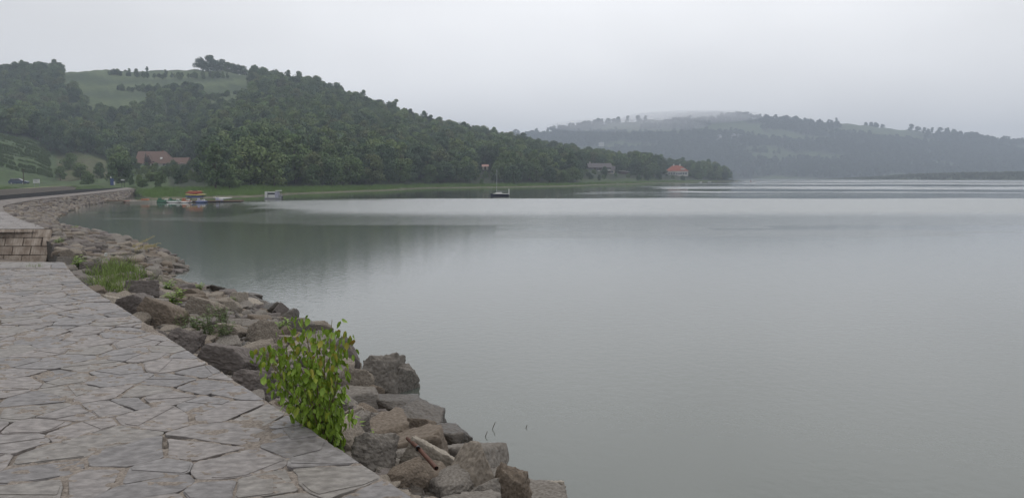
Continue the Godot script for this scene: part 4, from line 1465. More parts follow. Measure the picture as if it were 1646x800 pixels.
	for i in 5200:
		var t := rng.randf_range(-0.515, 0.27)
		var r := column(LAND, t)
		var depth := lerpf(r[1] + 1.0, r[5] + 3.0, rng.randf()) if t > -0.3 else lerpf(r[1] + 1.0, r[5] + 12.0, rng.randf())
		if t < -0.47:
			depth = rng.randf_range(121, 150)
		var q := Vector3(t * depth, land_height(LAND, t * depth, depth), -depth)
		if q.y < 0.15 or q.x < edge_x(q.z) + 1.0 and q.z > -172.0:
			continue
		spots.append(Transform3D(Basis(Vector3.UP, rng.randf() * 6).scaled(Vector3(1, rng.randf_range(0.5, 1.2), 1)), q))
		var k := rng.randf_range(0.7, 1.15)
		tints.append(Color(k * 0.85, k, k))
	var o := scatter("shore_grass", grass_tuft(20, 34, 0.8, 0.9, 0.06), mats.grass, spots, tints)
	tag(o, "tall grass covering the spit and the far bank", "grass", "", "stuff")
	# vine rows on the terraced slope
	spots = []
	for i in 2200:
		var row := i % 9
		var t := rng.randf_range(-0.95, -0.605)
		var depth := 228.0 + row * 8.4 + (t + 0.7) * 30.0
		spots.append(Transform3D(Basis(Vector3.UP, rng.randf() * 6).scaled(Vector3(0.13, rng.randf_range(0.12, 0.17), 0.13)), Vector3(t * depth, land_height(LAND, t * depth, depth) - 0.1, -depth)))
	tag(scatter("vine_rows", crowns_make(), mats.foliage_1, spots), "rows of vines on the slope at the left", "vines", "", "stuff")

func crowns_make() -> ArrayMesh:
	if crowns.is_empty():
		for i in 6:
			crowns.append(crown_mesh(40 + i, [7.5, 8.5, 6.0, 9.0, 7.0, 8.0][i], [10.0, 9.0, 11.0, 8.5, 10.0, 9.5][i], [1.2, 1.0, 1.6, 0.8, 1.4, 1.0][i], [20, 24, 18, 26, 20, 22][i], 95, 0.68))
		trunk = trunk_mesh(7.0, 0.24)
	return crowns[0]

# ---------------------------------------------------------------- forest
func in_fields(t: float, depth: float, x: float) -> bool:
	if t > -0.585 and t < -0.34 and depth > 446.0 + 30.0 * sin(t * 40.0) and depth < 690.0:
		return true
	if t < -0.52 and depth < 312.0:
		return true
	return t < -0.57 and depth < 300.0

func near_house(q: Vector3) -> bool:
	for h in HOUSE_SPOTS:
		var dx: float = q.x - h[0].x
		var dz: float = q.z - h[0].z
		if absf(dx) < h[1] and dz > -h[1] * 0.8 and dz < h[2]:
			return true
	return false

const HOUSE_SPOTS := [[Vector3(-139.585, 8.03, -300), 12.0, 16.0], [Vector3(-132.632, 8.614, -306), 9.0, 14.0], [Vector3(49.557, 6.755, -425), 9.0, 30.0], [Vector3(121.065, 5.014, -560), 11.0, 60.0], [Vector3(63.031, 8.558, -432), 6.0, 20.0], [Vector3(-11.572, 5.793, -330), 4.0, 10.0]]

func zone(x: float, depth: float, shore: float) -> String:
	var px := 823.0 + 1220.0 * x / depth
	var row := "ashore" if depth - shore < 28.0 else ("low" if depth - shore < 95.0 else ("high" if depth - shore < 210.0 else "on the ridge"))
	var stretch := "above the road" if px < 130 else ("above the brown-roofed house" if px < 240 else ("behind the kayak dock" if px < 345 else ("behind the cabin boat" if px < 470 else ("between cabin boat and sailboat" if px < 620 else ("left of the sailboat" if px < 760 else ("behind the sailboat" if px < 860 else ("left of the slate-roofed house" if px < 940 else ("between the two shore houses" if px < 1070 else "right of the red-roofed house"))))))))
	return "%s %s" % [row, stretch]

func forest() -> void:
	crowns_make()
	var kind := ["broad green tree", "spreading leafy tree", "tall dark tree", "low spreading tree", "rounded tree", "bushy tree"]
	var all := []
	# a loose grid over the hill
	var depth := 120.0
	while depth < 720.0:
		var gap := 6.6 if depth < 420.0 else 7.4
		var x := -1.0 * depth
		while x < 0.3 * depth:
			var q := Vector3(x + rng.randf_range(-2.9, 2.9), 0, -(depth + rng.randf_range(-2.9, 2.9)))
			x += gap
			var d := -q.z
			var t := q.x / d
			if t < -0.92 or t > 0.285:
				continue
			var r := column(LAND, t)
			var begin: float = r[5] + (2.0 if t < 0.1 else 10.0)
			if d < begin + noise.get_noise_1d(q.x * 2.0) * 5.0 or d > r[13] + 40.0:
				continue
			if in_fields(t, d, q.x) or near_house(q):
				continue
			var veiled := false
			for h in HOUSE_SPOTS:
				if d < -h[0].z and d > -h[0].z * 0.42 and absf(t - h[0].x / -h[0].z) < (h[1] * 1.15) / -h[0].z:
					veiled = true
			if veiled and rng.randf() < 0.6:
				continue
			if t > 0.085 and t < 0.27 and d < r[7] + 10.0 and rng.randf() < 0.5:
				continue
			q.y = land_height(LAND, q.x, d) - 0.2
			var size := rng.randf_range(0.78, 1.28)
			if d - r[5] < 14.0:
				size *= 0.78
			if d > r[11]:
				size *= 0.88
			if t > 0.15:
				size *= 1.15
			if t > -0.58 and t < -0.36 and d > 340.0 and d < 445.0:
				size *= 0.62
			if t > 0.085 and t < 0.27 and d < r[7] + 10.0:
				size *= rng.randf_range(0.25, 0.6)
			if veiled:
				size = rng.randf_range(0.22, 0.34)
			if t < -0.42 and d > 480.0:
				size *= 0.9
			var v := rng.randi_range(0, 5)
			var warm := noise.get_noise_2d(q.x * 0.7, q.z * 0.7)
			var tone := rng.randi_range(0, 2)
			if rng.randf() < 0.16 + 0.25 * warm:
				tone = 3 if rng.randf() < 0.7 else 4
			all.append([q, size, v, tone, d, r[1]])
		depth += gap * 0.86
	# which show largest: walk from the near ones to the far ones and see how much of each stands above what is in front
	all.sort_custom(func(a, b): return a[4] < b[4])
	var skyline := {}
	for k in all:
		var t0: float = (k[0].x - 3.6 * k[1]) / k[4]
		var t1: float = (k[0].x + 3.6 * k[1]) / k[4]
		var top: float = (k[0].y + 9.6 * k[1] - 3.65) / k[4]
		var foot: float = (k[0].y + 0.5 - 3.65) / k[4]
		var shown := 0.0
		for b in range(int(floor(t0 * 800)), int(ceil(t1 * 800))):
			var h: float = skyline.get(b, -1.0)
			shown += maxf(0.0, top - maxf(h, foot))
			skyline[b] = maxf(h, top - 0.002)
		k.append(shown if t0 > -0.70 else shown * 0.2)
	all.sort_custom(func(a, b): return a[6] > b[6])
	var mass := [[], [], [], [], [], []]
	var tints := [[], [], [], [], [], []]
	for i in all.size():
		var k: Array = all[i]
		if i < 235:
			tree("broadleaf_tree", "%s%s %s" % ["pale " if k[3] == 3 else "", kind[k[2]], zone(k[0].x, k[4], k[5])], "trees of the wooded hillside", k[0], k[1], k[2], k[3])
		else:
			mass[k[2]].append(Transform3D(Basis(Vector3.UP, rng.randf() * TAU).scaled(Vector3(k[1], k[1] * rng.randf_range(0.9, 1.1), k[1])), k[0]))
			tints[k[2]].append(leaf_mats[k[3]].albedo_color.srgb_to_linear() * rng.randf_range(0.72, 1.35))
	var woods := Node3D.new()
	woods.name = "forest"
	add_child(woods)
	tag(woods, "dense mixed forest covering the misty hillside", "forest", "", "stuff")
	for v in 6:
		scatter("crowns", crowns[v], mats.forest_leaf, mass[v], tints[v], woods)
	# trees and bushes one can name
	for q in [[Vector3(-317.447, 86.383, -600), 0.5, 0, 0, "round bush alone on the skyline field, left", "shrub"], [Vector3(-302.022, 86.659, -602), 0.3, 3, 0, "low dark bush on the skyline field", "shrub"], [Vector3(-294.757, 86.935, -604), 0.36, 1, 4, "tiny umbrella-shaped tree on the skyline field", "broadleaf_tree"], [Vector3(-286.023, 86.457, -604), 0.42, 4, 2, "dark bush right of the umbrella-shaped tree", "shrub"], [Vector3(-251.926, 74.214, -560), 0.6, 2, 2, "narrow dark tree on the field terrace", "broadleaf_tree"],
			[Vector3(-238.917, 83.406, -592), 1.15, 3, 2, "big dark tree at the left of the hilltop grove", "broadleaf_tree"], [Vector3(-232.015, 85.086, -594), 1.35, 1, 2, "tallest tree of the hilltop grove", "broadleaf_tree"], [Vector3(-222.686, 83.875, -592), 1.15, 5, 2, "rounded tree in the middle of the hilltop grove", "broadleaf_tree"], [Vector3(-212.672, 82.867, -588), 1.15, 0, 2, "tree right of the hilltop grove's middle", "broadleaf_tree"], [Vector3(-202.334, 80.871, -580), 1.1, 4, 0, "last tree at the right of the hilltop grove", "broadleaf_tree"], [Vector3(-221.943, 81.33, -580), 0.95, 3, 2, "lower dark tree in front of the hilltop grove", "broadleaf_tree"], [Vector3(-213.278, 80.605, -578), 0.9, 1, 0, "spreading tree in front of the hilltop grove", "broadleaf_tree"], [Vector3(-230.389, 80.412, -580), 0.85, 5, 2, "bushy tree in front of the hilltop grove, left", "broadleaf_tree"], [Vector3(-202.106, 78.185, -570), 0.9, 0, 2, "tree on the right shoulder of the hilltop grove", "broadleaf_tree"],
			[Vector3(-147.761, 6.96, -255), 0.75, 1, 1, "spreading tree right of the terraced slope", "broadleaf_tree"], [Vector3(-136.023, 5.209, -240), 0.6, 3, 3, "low pale tree by the road bend", "broadleaf_tree"], [Vector3(-137.765, 4.592, -232), 0.45, 5, 1, "rounded bush above the meadow", "shrub"], [Vector3(-111.516, 2.675, -200), 0.42, 3, 1, "bush behind the road bend", "shrub"], [Vector3(-127.077, 4.795, -235), 0.55, 4, 0, "rounded tree behind the road bend", "broadleaf_tree"], [Vector3(-119.428, 4.413, -235), 0.5, 2, 1, "tree left of the brown-roofed house", "broadleaf_tree"], [Vector3(-134.776, 6.202, -262), 0.8, 0, 0, "taller tree left of the brown-roofed house", "broadleaf_tree"], [Vector3(-134.469, 6.717, -270), 0.55, 5, 0, "dark tree touching the brown roof at the left", "broadleaf_tree"],
			[Vector3(-106.128, 3.467, -225), 0.42, 1, 3, "pale bush below the brown-roofed house", "shrub"], [Vector3(-101.641, 3.289, -222), 0.4, 3, 1, "bush below the dormer of the brown-roofed house", "shrub"], [Vector3(-95.292, 2.951, -215), 0.42, 5, 1, "bush below the annex roof", "shrub"], [Vector3(-90.457, 2.105, -190), 0.36, 3, 3, "pale shrub where the spit begins", "shrub"], [Vector3(-83.063, 1.894, -180), 0.36, 1, 1, "shrub behind the kayak dock, left", "shrub"], [Vector3(-75.59, 1.692, -172), 0.4, 4, 2, "dark shrub behind the stacked kayaks", "shrub"], [Vector3(-82.46, 2.512, -200), 0.6, 0, 1, "tree right of the annex roof", "broadleaf_tree"],
			[Vector3(43.626, 3.321, -405), 0.34, 3, 3, "pale bush below the slate-roofed house", "shrub"], [Vector3(48.644, 2.675, -400), 0.6, 4, 2, "dark rounded bush before the slate-roofed house", "shrub"], [Vector3(56.548, 3.987, -415), 0.28, 1, 1, "garden bush right of the slate-roofed house", "shrub"], [Vector3(64.088, 3.65, -420), 0.3, 3, 3, "pale garden bush between the shore houses", "shrub"], [Vector3(77.923, 2.935, -440), 0.5, 5, 0, "bush halfway between the shore houses", "shrub"], [Vector3(90.154, 2.122, -470), 0.55, 1, 2, "dark bush left of the red-roofed house", "shrub"], [Vector3(114.487, 1.578, -510), 0.42, 3, 2, "dark hedge below the red-roofed house", "shrub"], [Vector3(108.883, 1.557, -515), 0.3, 3, 1, "low hedge below the white wall of the red-roofed house", "shrub"]]:
		var at: Vector3 = q[0]
		at.y = land_height(LAND, at.x, -at.z) - 0.25
		tree(q[5], q[4], "", at, q[1], q[2], q[3])
	for q in [[Vector3(-139.261, 8.824, -290), 6.5, "bluish spruce in front of the brown-roofed house", 1.0], [Vector3(-2.734, 3.65, -335), 6.5, "pointed pale conifer right of the sailboat mast", 0.8], [Vector3(0, 3.65, -338), 6.0, "dark conifer right of the pale conifer", 1.0], [Vector3(72.462, 5.177, -470), 14.0, "dark conifer behind the shore between the houses", 0.9]]:
		var at: Vector3 = q[0]
		at.y = land_height(LAND, at.x, -at.z) - 0.2
		conifer(q[2], at, q[1], mats.spruce, q[3])
	# hedges across the high fields
	var hn := -1
	for q in [[Vector3(-293.783, 75.292, -565), Vector3(-263.327, 72.683, -562), 14], [Vector3(-258.777, 72.437, -560), Vector3(-199.437, 67.483, -548), 22], [Vector3(-255.616, 57.518, -500), Vector3(-198.407, 54.131, -498), 34], [Vector3(-192.453, 46.144, -455), Vector3(-168.363, 48.295, -470), 14]]:
		hn += 1
		for k in q[2]:
			var at: Vector3 = (q[0] as Vector3).lerp(q[1], (k + rng.randf_range(-0.3, 0.3)) / q[2])
			at.z += rng.randf_range(-6, 6)
			at.y = land_height(LAND, at.x, -at.z) - 0.3
			var o := tree("shrub", ["top-left field hedge shrub", "top-right field hedge shrub", "middle field hedge shrub", "lowest field hedge shrub"][hn] + ", " + ["leftmost end", "left of its middle", "in its middle", "right of its middle", "rightmost end"][mini(4, k * 5 / int(q[2]))], "hedge shrubs across the high fields", at, rng.randf_range(0.3, 0.55), rng.randi_range(0, 5), [0, 2, 1][k % 3])
	# far hill: a mass, and the trees that stand out against the sky
	var far_crown := []
	for i in 3:
		far_crown.append(crown_mesh(80 + i, [10.0, 9.0, 12.0][i], [10.0, 12.0, 9.0][i], 0.4, 12, 16, 2.6))
	var fm := [[], [], []]
	var ft := [[], [], []]
	for i in 11000:
		var t := rng.randf_range(-0.1, 0.80)
		var r := column(FAR_LAND, t)
		var d := lerpf(r[1] + 10.0, r[9] + 40.0, pow(rng.randf(), 0.8))
		var q := Vector3(t * d, 0, -d)
		q.y = land_height(FAR_LAND, q.x, d)
		var k := noise.get_noise_2d(q.x * 0.12, q.z * 0.3)
		if k > 0.17 or (q.y > 100.0 and k > -0.12) or d > r[9] - 10.0 and k > -0.2:
			continue
		var v := rng.randi_range(0, 2)
		var s := rng.randf_range(0.7, 1.3)
		fm[v].append(Transform3D(Basis(Vector3.UP, rng.randf() * 6).scaled(Vector3.ONE * s), q))
		ft[v].append(Color(0.04, 0.062, 0.03) * rng.randf_range(0.7, 1.35))
	var far := Node3D.new()
	far.name = "far_forest"
	add_child(far)
	tag(far, "blue hazy forest on the far hill across the lake", "forest", "", "stuff")
	for v in 3:
		scatter("crowns", far_crown[v], mats.forest_leaf, fm[v], ft[v], far)
	for q in [[Vector3(58.223, 113.628, -1840), 11, 0, "small tree at the left end of the far skyline"],
			[Vector3(92.545, 116.583, -1840), 9, 1, "low far skyline tree left of the pointed conifer"],
			[Vector3(110.449, 118.06, -1840), 18, 9, "pointed conifer on the far skyline left of the cloud"],
			[Vector3(129.832, 121.014, -1840), 10, 2, "rounded far skyline tree right of the pointed conifer"],
			[Vector3(159.654, 123.967, -1840), 13, 2, "broad far skyline tree"],
			[Vector3(183.513, 125.443, -1840), 14, 0, "far skyline tree at the left of the grove"],
			[Vector3(207.353, 128.394, -1840), 16, 1, "far skyline tree in the grove"],
			[Vector3(231.185, 131.345, -1840), 16, 2, "far skyline tree in the grove"],
			[Vector3(255.01, 134.294, -1840), 16, 0, "far skyline tree in the grove"],
			[Vector3(278.85, 135.769, -1840), 15, 1, "far skyline tree in the grove"],
			[Vector3(302.685, 137.243, -1840), 17, 2, "far skyline tree in the grove"],
			[Vector3(320.553, 138.717, -1840), 14, 0, "far skyline tree at the right end of the grove"],
			[Vector3(520.101, 147.556, -1840), 14, 2, "misty far skyline tree beside the cloud"],
			[Vector3(532.064, 146.084, -1840), 11, 1, "misty far skyline tree beside the cloud"],
			[Vector3(549.99, 144.611, -1840), 12, 0, "far skyline tree left of the lone conifer"],
			[Vector3(597.823, 140.191, -1840), 16, 9, "lone pointed conifer on the far skyline, right of the cloud"],
			[Vector3(617.204, 140.191, -1840), 10, 2, "flat-topped far skyline tree right of the lone conifer"],
			[Vector3(681.362, 138.717, -1840), 14, 2, "domed far skyline tree standing alone"],
			[Vector3(778.572, 131.345, -1840), 12, 1, "far skyline tree where the ridge turns down"],
			[Vector3(960.004, 112.15, -1840), 16, 1, "left tree of the right skyline grove"],
			[Vector3(975.008, 110.672, -1840), 15, 2, "tree in the right skyline grove"],
			[Vector3(991.509, 109.194, -1840), 13, 0, "tree in the right skyline grove"],
			[Vector3(1010.999, 107.715, -1840), 13, 1, "tree in the right skyline grove"],
			[Vector3(1028.998, 106.236, -1840), 17, 2, "tree in the right skyline grove"],
			[Vector3(1047, 104.757, -1840), 17, 0, "tree in the right skyline grove"],
			[Vector3(1062.017, 103.278, -1840), 17, 2, "last tree of the right skyline grove"],
			[Vector3(1081.768, 97.359, -1840), 10, 1, "small far tree right of the skyline grove"],
			[Vector3(1095.3, 95.879, -1840), 11, 0, "small far tree right of the skyline grove"],
			[Vector3(1111.736, 95.879, -1840), 12, 2, "round far tree on its own right of the grove"],
			[Vector3(1138.984, 89.955, -1840), 10, 0, "tree in the sinking skyline row at the right"],
			[Vector3(1158.504, 88.474, -1840), 11, 2, "tree in the sinking skyline row at the right"],
			[Vector3(1178.118, 85.51, -1840), 10, 1, "tree in the sinking skyline row at the right"],
			[Vector3(1197.646, 84.028, -1840), 11, 0, "tree in the sinking skyline row at the right"],
			[Vector3(1217.177, 82.545, -1840), 10, 2, "tree in the sinking skyline row at the right"]]:
		var at: Vector3 = q[0]
		at.y = land_height(FAR_LAND, at.x, -at.z) - 0.5
		if q[2] == 9:
			conifer(q[3], at, q[1], mats.spruce, 0.8)
			continue
		var o := thing("far_tree", q[3], "tree", at, rng.randf() * 6.0, "trees on the far skyline")
		o.scale = Vector3.ONE * q[1] / 10.0
		put("crown", far_crown[q[2]], mats.foliage_2, o)
		put("trunk", trunk, mats.bark, o)
		named.append([o, q[3]])
	# scrub on the low island
	var im := []
	var it := []
	for i in 2600:
		var t := rng.randf_range(0.40, 0.95)
		var r := column(ISLAND, t)
		var d := lerpf(r[3], r[7], rng.randf())
		var q := Vector3(t * d, 0, -d)
		q.y = land_height(ISLAND, q.x, d) - 0.3
		im.append(Transform3D(Basis(Vector3.UP, rng.randf() * 6).scaled(Vector3.ONE * rng.randf_range(0.24, 0.46) * clampf((t - 0.38) * 8.0, 0.3, 1.0)), q))
		it.append(Color(0.07, 0.085, 0.035) * rng.randf_range(0.7, 1.3))
	tag(scatter("island_scrub", far_crown[2], mats.forest_leaf, im, it), "low willow scrub covering the flat island at the right", "scrub", "", "stuff")
	for q in [[Vector3(532.84, 9.495, -900), 6.0, "single taller tree rising from the island scrub"]]:
		var at: Vector3 = q[0]
		at.y = land_height(ISLAND, at.x, -at.z)
		var o := thing("far_tree", q[2], "tree", at)
		o.scale = Vector3.ONE * q[1] / 10.0
		put("crown", far_crown[1], mats.foliage_2, o)
		put("trunk", trunk, mats.bark, o)

# ---------------------------------------------------------------- houses
func walls(o: Node3D, size: Vector3, material: Material, at := Vector3.ZERO) -> void:
	put_box("wall", size, at + Vector3(0, size.y * 0.5, 0), material, o)

func gable_roof(o: Node3D, w: float, d: float, y: float, h: float, over: float, material: Material, at := Vector3.ZERO, cut_left := 0.0, cut_right := 0.0) -> MeshInstance3D:   # ridge along x; cuts hip the ends
	var s := Shape.new()
	var x := w * 0.5 + over
	var z := d * 0.5 + over
	var a := [Vector3(-x, y - 0.15, z), Vector3(x, y - 0.15, z), Vector3(x, y - 0.15, -z), Vector3(-x, y - 0.15, -z)]
	var r0 := Vector3(-x + cut_left, y + h, 0)
	var r1 := Vector3(x - cut_right, y + h, 0)
	var c := Vector3(0, y, 0)
	s.face([a[0], a[1], r1, r0], c)
	s.face([a[2], a[3], r0, r1], c)
	s.face([a[0], r0, a[3]], c)
	s.face([a[1], r1, a[2]], c)
	s.face(a, c + Vector3(0, h, 0))
	return put("roof", s.mesh(), material, o, at)

func windows(o: Node3D, xs: Array, y: float, z: float, size: Vector2, frame: Material) -> void:
	for x in xs:
		var w := put_box("window", Vector3(size.x + 0.2, size.y + 0.2, 0.1), Vector3(x, y, z + 0.03), frame, o)
		put_box("pane", Vector3(size.x, size.y, 0.04), Vector3(0, 0, 0.05), mats.window_glass, w)
		put_box("glazing_bar", Vector3(0.06, size.y, 0.03), Vector3(0, 0, 0.075), frame, w)

func ground_at(at: Vector3) -> Vector3:
	at.y = land_height(LAND, at.x, -at.z)
	return at

func houses() -> void:
	var o := thing("country_house", "big house with a brown tiled roof, dormer and skylight among trees", "house", ground_at(Vector3(-140.074, 8.03, -300)), 0.12)
	var base := o.position.y
	var ridge: float = 13.61 - base
	var eave: float = 8.881 - base
	walls(o, Vector3(11.6, eave + 0.3, 8.0), mats.plaster)
	var gab := Shape.new()
	gab.loft([[Vector3(-5.8, eave, -4), Vector3(-5.8, eave, 4), Vector3(-5.8, ridge - 0.4, 0)], [Vector3(-5.5, eave, -4), Vector3(-5.5, eave, 4), Vector3(-5.5, ridge - 0.4, 0)]])
	put("gable", gab.mesh(), mats.timber, o)
	var roof := gable_roof(o, 12.6, 8.0, eave, ridge - eave, 0.6, mats.roof_brown, Vector3(0.3, 0, 0), 0.0, 3.4)
	put_box("chimney", Vector3(0.7, 1.1, 0.7), Vector3(2.2, ridge - 0.3, -0.9), mats.roof_red, roof)
	put_box("skylight", Vector3(0.8, 0.9, 0.12), Vector3(2.9, eave + (ridge - eave) * 0.42, 2.8), mats.white, o, Basis(Vector3.RIGHT, -0.75))
	var dorm := Shape.new()
	var dh := (ridge - eave) * 0.72
	dorm.loft([[Vector3(-3.1, eave + 0.1, 4.3), Vector3(0.1, eave + 0.1, 4.3), Vector3(-1.5, eave + dh, 4.3)], [Vector3(-3.1, eave + 0.1, 0.6), Vector3(0.1, eave + 0.1, 0.6), Vector3(-1.5, eave + dh, 0.4)]])
	put("dormer_roof", dorm.mesh(), mats.roof_brown, o)
	var df := Shape.new()
	df.loft([[Vector3(-2.75, eave + 0.15, 4.33), Vector3(-0.25, eave + 0.15, 4.33), Vector3(-1.5, eave + dh - 0.5, 4.33)], [Vector3(-2.75, eave + 0.15, 4.28), Vector3(-0.25, eave + 0.15, 4.28), Vector3(-1.5, eave + dh - 0.5, 4.28)]])
	put("dormer_front", df.mesh(), mats.timber, o)
	windows(o, [-4.4, -1.5, 1.6, 4.2], eave * 0.55, 4.02, Vector2(1.0, 1.1), mats.white)
	put_box("door", Vector3(1.0, 2.1, 0.1), Vector3(0.2, 1.05, 4.03), mats.timber, o)
	o = thing("annex_house", "low annex with a brown tiled roof right of the big house", "house", ground_at(Vector3(-132.653, 8.118, -306)), -0.1)
	base = o.position.y
	ridge = 11.337 - base
	eave = ridge - 2.4
	walls(o, Vector3(6.4, eave + 0.2, 5.5), mats.plaster)
	gable_roof(o, 6.4, 5.5, eave, 2.4, 0.4, mats.roof_brown)
	windows(o, [-1.6, 1.6], eave * 0.55, 2.77, Vector2(0.9, 1.0), mats.white)
	# slate-roofed villa above its garden
	o = thing("villa", "long villa with a dark slate roof and white lower walls above a garden", "house", ground_at(Vector3(48.525, 6.065, -425)), 0.1)
	base = o.position.y
	ridge = 11.232 - base
	eave = ridge - 2.4
	walls(o, Vector3(12.0, eave + 0.2, 6.5), mats.timber)
	put_box("plinth", Vector3(8.0, 1.5, 0.2), Vector3(-1.4, 0.6, 3.4), mats.plaster, o)
	var vr := gable_roof(o, 12.4, 6.8, eave, 2.4, 0.6, mats.roof_dark)
	put_box("chimney", Vector3(0.6, 1.5, 0.6), Vector3(-5.2, ridge, 0), mats.plaster, vr)
	windows(o, [-4.5, -1.5, 1.5, 4.5], eave - 1.2, 3.27, Vector2(1.2, 1.2), mats.white)
	windows(o, [-4.2, 0.4], 0.65, 3.5, Vector2(1.1, 0.8), mats.timber)
	put_box("balcony", Vector3(5.0, 0.7, 1.0), Vector3(3.4, 1.5, 3.8), mats.plaster, o)
	var wing := thing("villa_wing", "lower slate-roofed wing at the right of the long villa", "house", ground_at(Vector3(55.4, 6.792, -430)), -0.15)
	walls(wing, Vector3(5, 2.4, 5), mats.cream)
	gable_roof(wing, 5, 5, 2.3, 2.2, 0.4, mats.roof_dark)
	windows(wing, [-1.2, 1.2], 1.3, 2.52, Vector2(0.9, 1.0), mats.white)
	var shed := thing("garden_shed", "small shed with a pale tin roof right of the villa", "shed", ground_at(Vector3(64.557, 8.649, -440)), -0.4)
	walls(shed, Vector3(6, 1.6, 3), mats.timber)
	put_box("roof", Vector3(6.8, 0.12, 3.6), Vector3(0, 1.85, 0), mats.white, shed, Basis(Vector3.BACK, -0.12))
	# red hipped roof
	o = thing("red_roofed_house", "white house with a red hipped roof and two chimneys by the lake", "house", ground_at(Vector3(121.065, 5.014, -560)), 0.0)
	base = o.position.y
	ridge = 12.054 - base
	eave = 7.968 - base
	walls(o, Vector3(15.0, eave + 0.2, 9), mats.plaster)
	var rr := gable_roof(o, 15.0, 9, eave, ridge - eave, 0.5, mats.roof_red, Vector3.ZERO, 5.2, 5.2)
	for x in [-2.3, 2.3]:
		put_box("chimney", Vector3(0.9, 1.5, 0.9), Vector3(x, ridge + 0.2, 0.3), mats.plaster, rr)
	put_box("dormer", Vector3(2.6, 1.0, 1.6), Vector3(3.6, eave + 1.3, 3.4), mats.plaster, rr)
	put_box("porch", Vector3(3.4, eave - 0.4, 1.6), Vector3(-0.4, (eave - 0.4) * 0.5, 5.2), mats.plaster, o)
	windows(o, [-6.4, -4.6, -2.8, 2.3, 4.1, 5.9], eave * 0.5, 4.52, Vector2(1.0, 1.3), mats.grey)
	windows(o, [-1.2, 0.4], eave * 0.45, 6.02, Vector2(0.9, 1.2), mats.grey)
	# hut behind the sailboat
	o = thing("hut", "little hut with a pinkish tiled roof above the sailboat", "hut", ground_at(Vector3(-11.573, 5.525, -330)))
	walls(o, Vector3(2.4, 1.5, 2.2), mats.cream)
	gable_roof(o, 2.4, 2.2, 1.45, 0.8, 0.3, mats.pink)
	put_box("door", Vector3(0.7, 1.3, 0.06), Vector3(0, 0.65, 1.12), mats.timber, o)
	# far hill
	for q in [[Vector3(444.82, 86.514, -1640), Vector3(8, 5, 7), 0.7, "small bright white house on the far hill", 3.0], [Vector3(478.332, 87.683, -1650), Vector3(6, 6, 8), 0.5, "white gabled house on the far hill, left of a larger one", 4.0], [Vector3(494.73, 87.524, -1660), Vector3(11, 5, 8), -0.1, "larger pale house beside the white gabled one on the far hill", 3.5], [Vector3(191.919, 73.97, -1640), Vector3(11, 3, 7), 0.0, "low pale farm building on the far slope", 2.0]]:
		var at: Vector3 = q[0]
		at.y = land_height(FAR_LAND, at.x, -at.z) - 0.5
		var y: float = q[0].y
		var fh := thing("far_house", q[3], "house", Vector3(at.x, maxf(at.y, y - 3.0), at.z), q[2])
		var sz: Vector3 = q[1]
		put_box("wall", Vector3(sz.x, sz.y + 4.0, sz.z), Vector3(0, sz.y * 0.5, 0), mats.plaster, fh)
		gable_roof(fh, sz.x, sz.z, sz.y + 2.0, q[4], 0.5, mats.grey)
		windows(fh, [-sz.x * 0.25, sz.x * 0.25], sz.y * 0.6, sz.z * 0.5 + 0.03, Vector2(1.2, 1.4), mats.white)

# ---------------------------------------------------------------- boats and the dock
func hull(l: float, w: float, h: float, sheer := 0.15, stern := 0.8) -> ArrayMesh:   # bow towards +x, waterline at y 0
	var s := Shape.new()
	var rings := []
	for i in 9:
		var t := i / 8.0
		var half: float = w * 0.5 * (lerpf(stern, 1.0, minf(t * 2.5, 1.0)) if t < 0.5 else sqrt(maxf(0.002, 1.0 - pow((t - 0.5) * 2.0, 2.2))))
		var x := (t - 0.5) * l
		var top := h + sheer * (pow(t, 2.0) + 0.3 * (1.0 - t))
		rings.append([Vector3(x, top, -half), Vector3(x * 0.97, 0.0, -half * 0.72), Vector3(x * 0.95, -0.12, 0), Vector3(x * 0.97, 0.0, half * 0.72), Vector3(x, top, half)])
	s.loft(rings)
	return s.mesh()

func kayak_mesh(l: float) -> ArrayMesh:
	var s := Shape.new()
	var rings := []
	for i in 11:
		var t := i / 10.0 * 2.0 - 1.0
		var k := maxf(0.04, 1.0 - pow(absf(t), 2.2))
		var x := t * l * 0.5
		var lift := 0.10 * t * t
		var ring := []
		for a in 8:
			var g := TAU * a / 8.0
			ring.append(Vector3(x, lift + sin(g) * 0.15 * sqrt(k), cos(g) * 0.31 * k))
		rings.append(ring)
	s.loft(rings)
	return s.mesh()

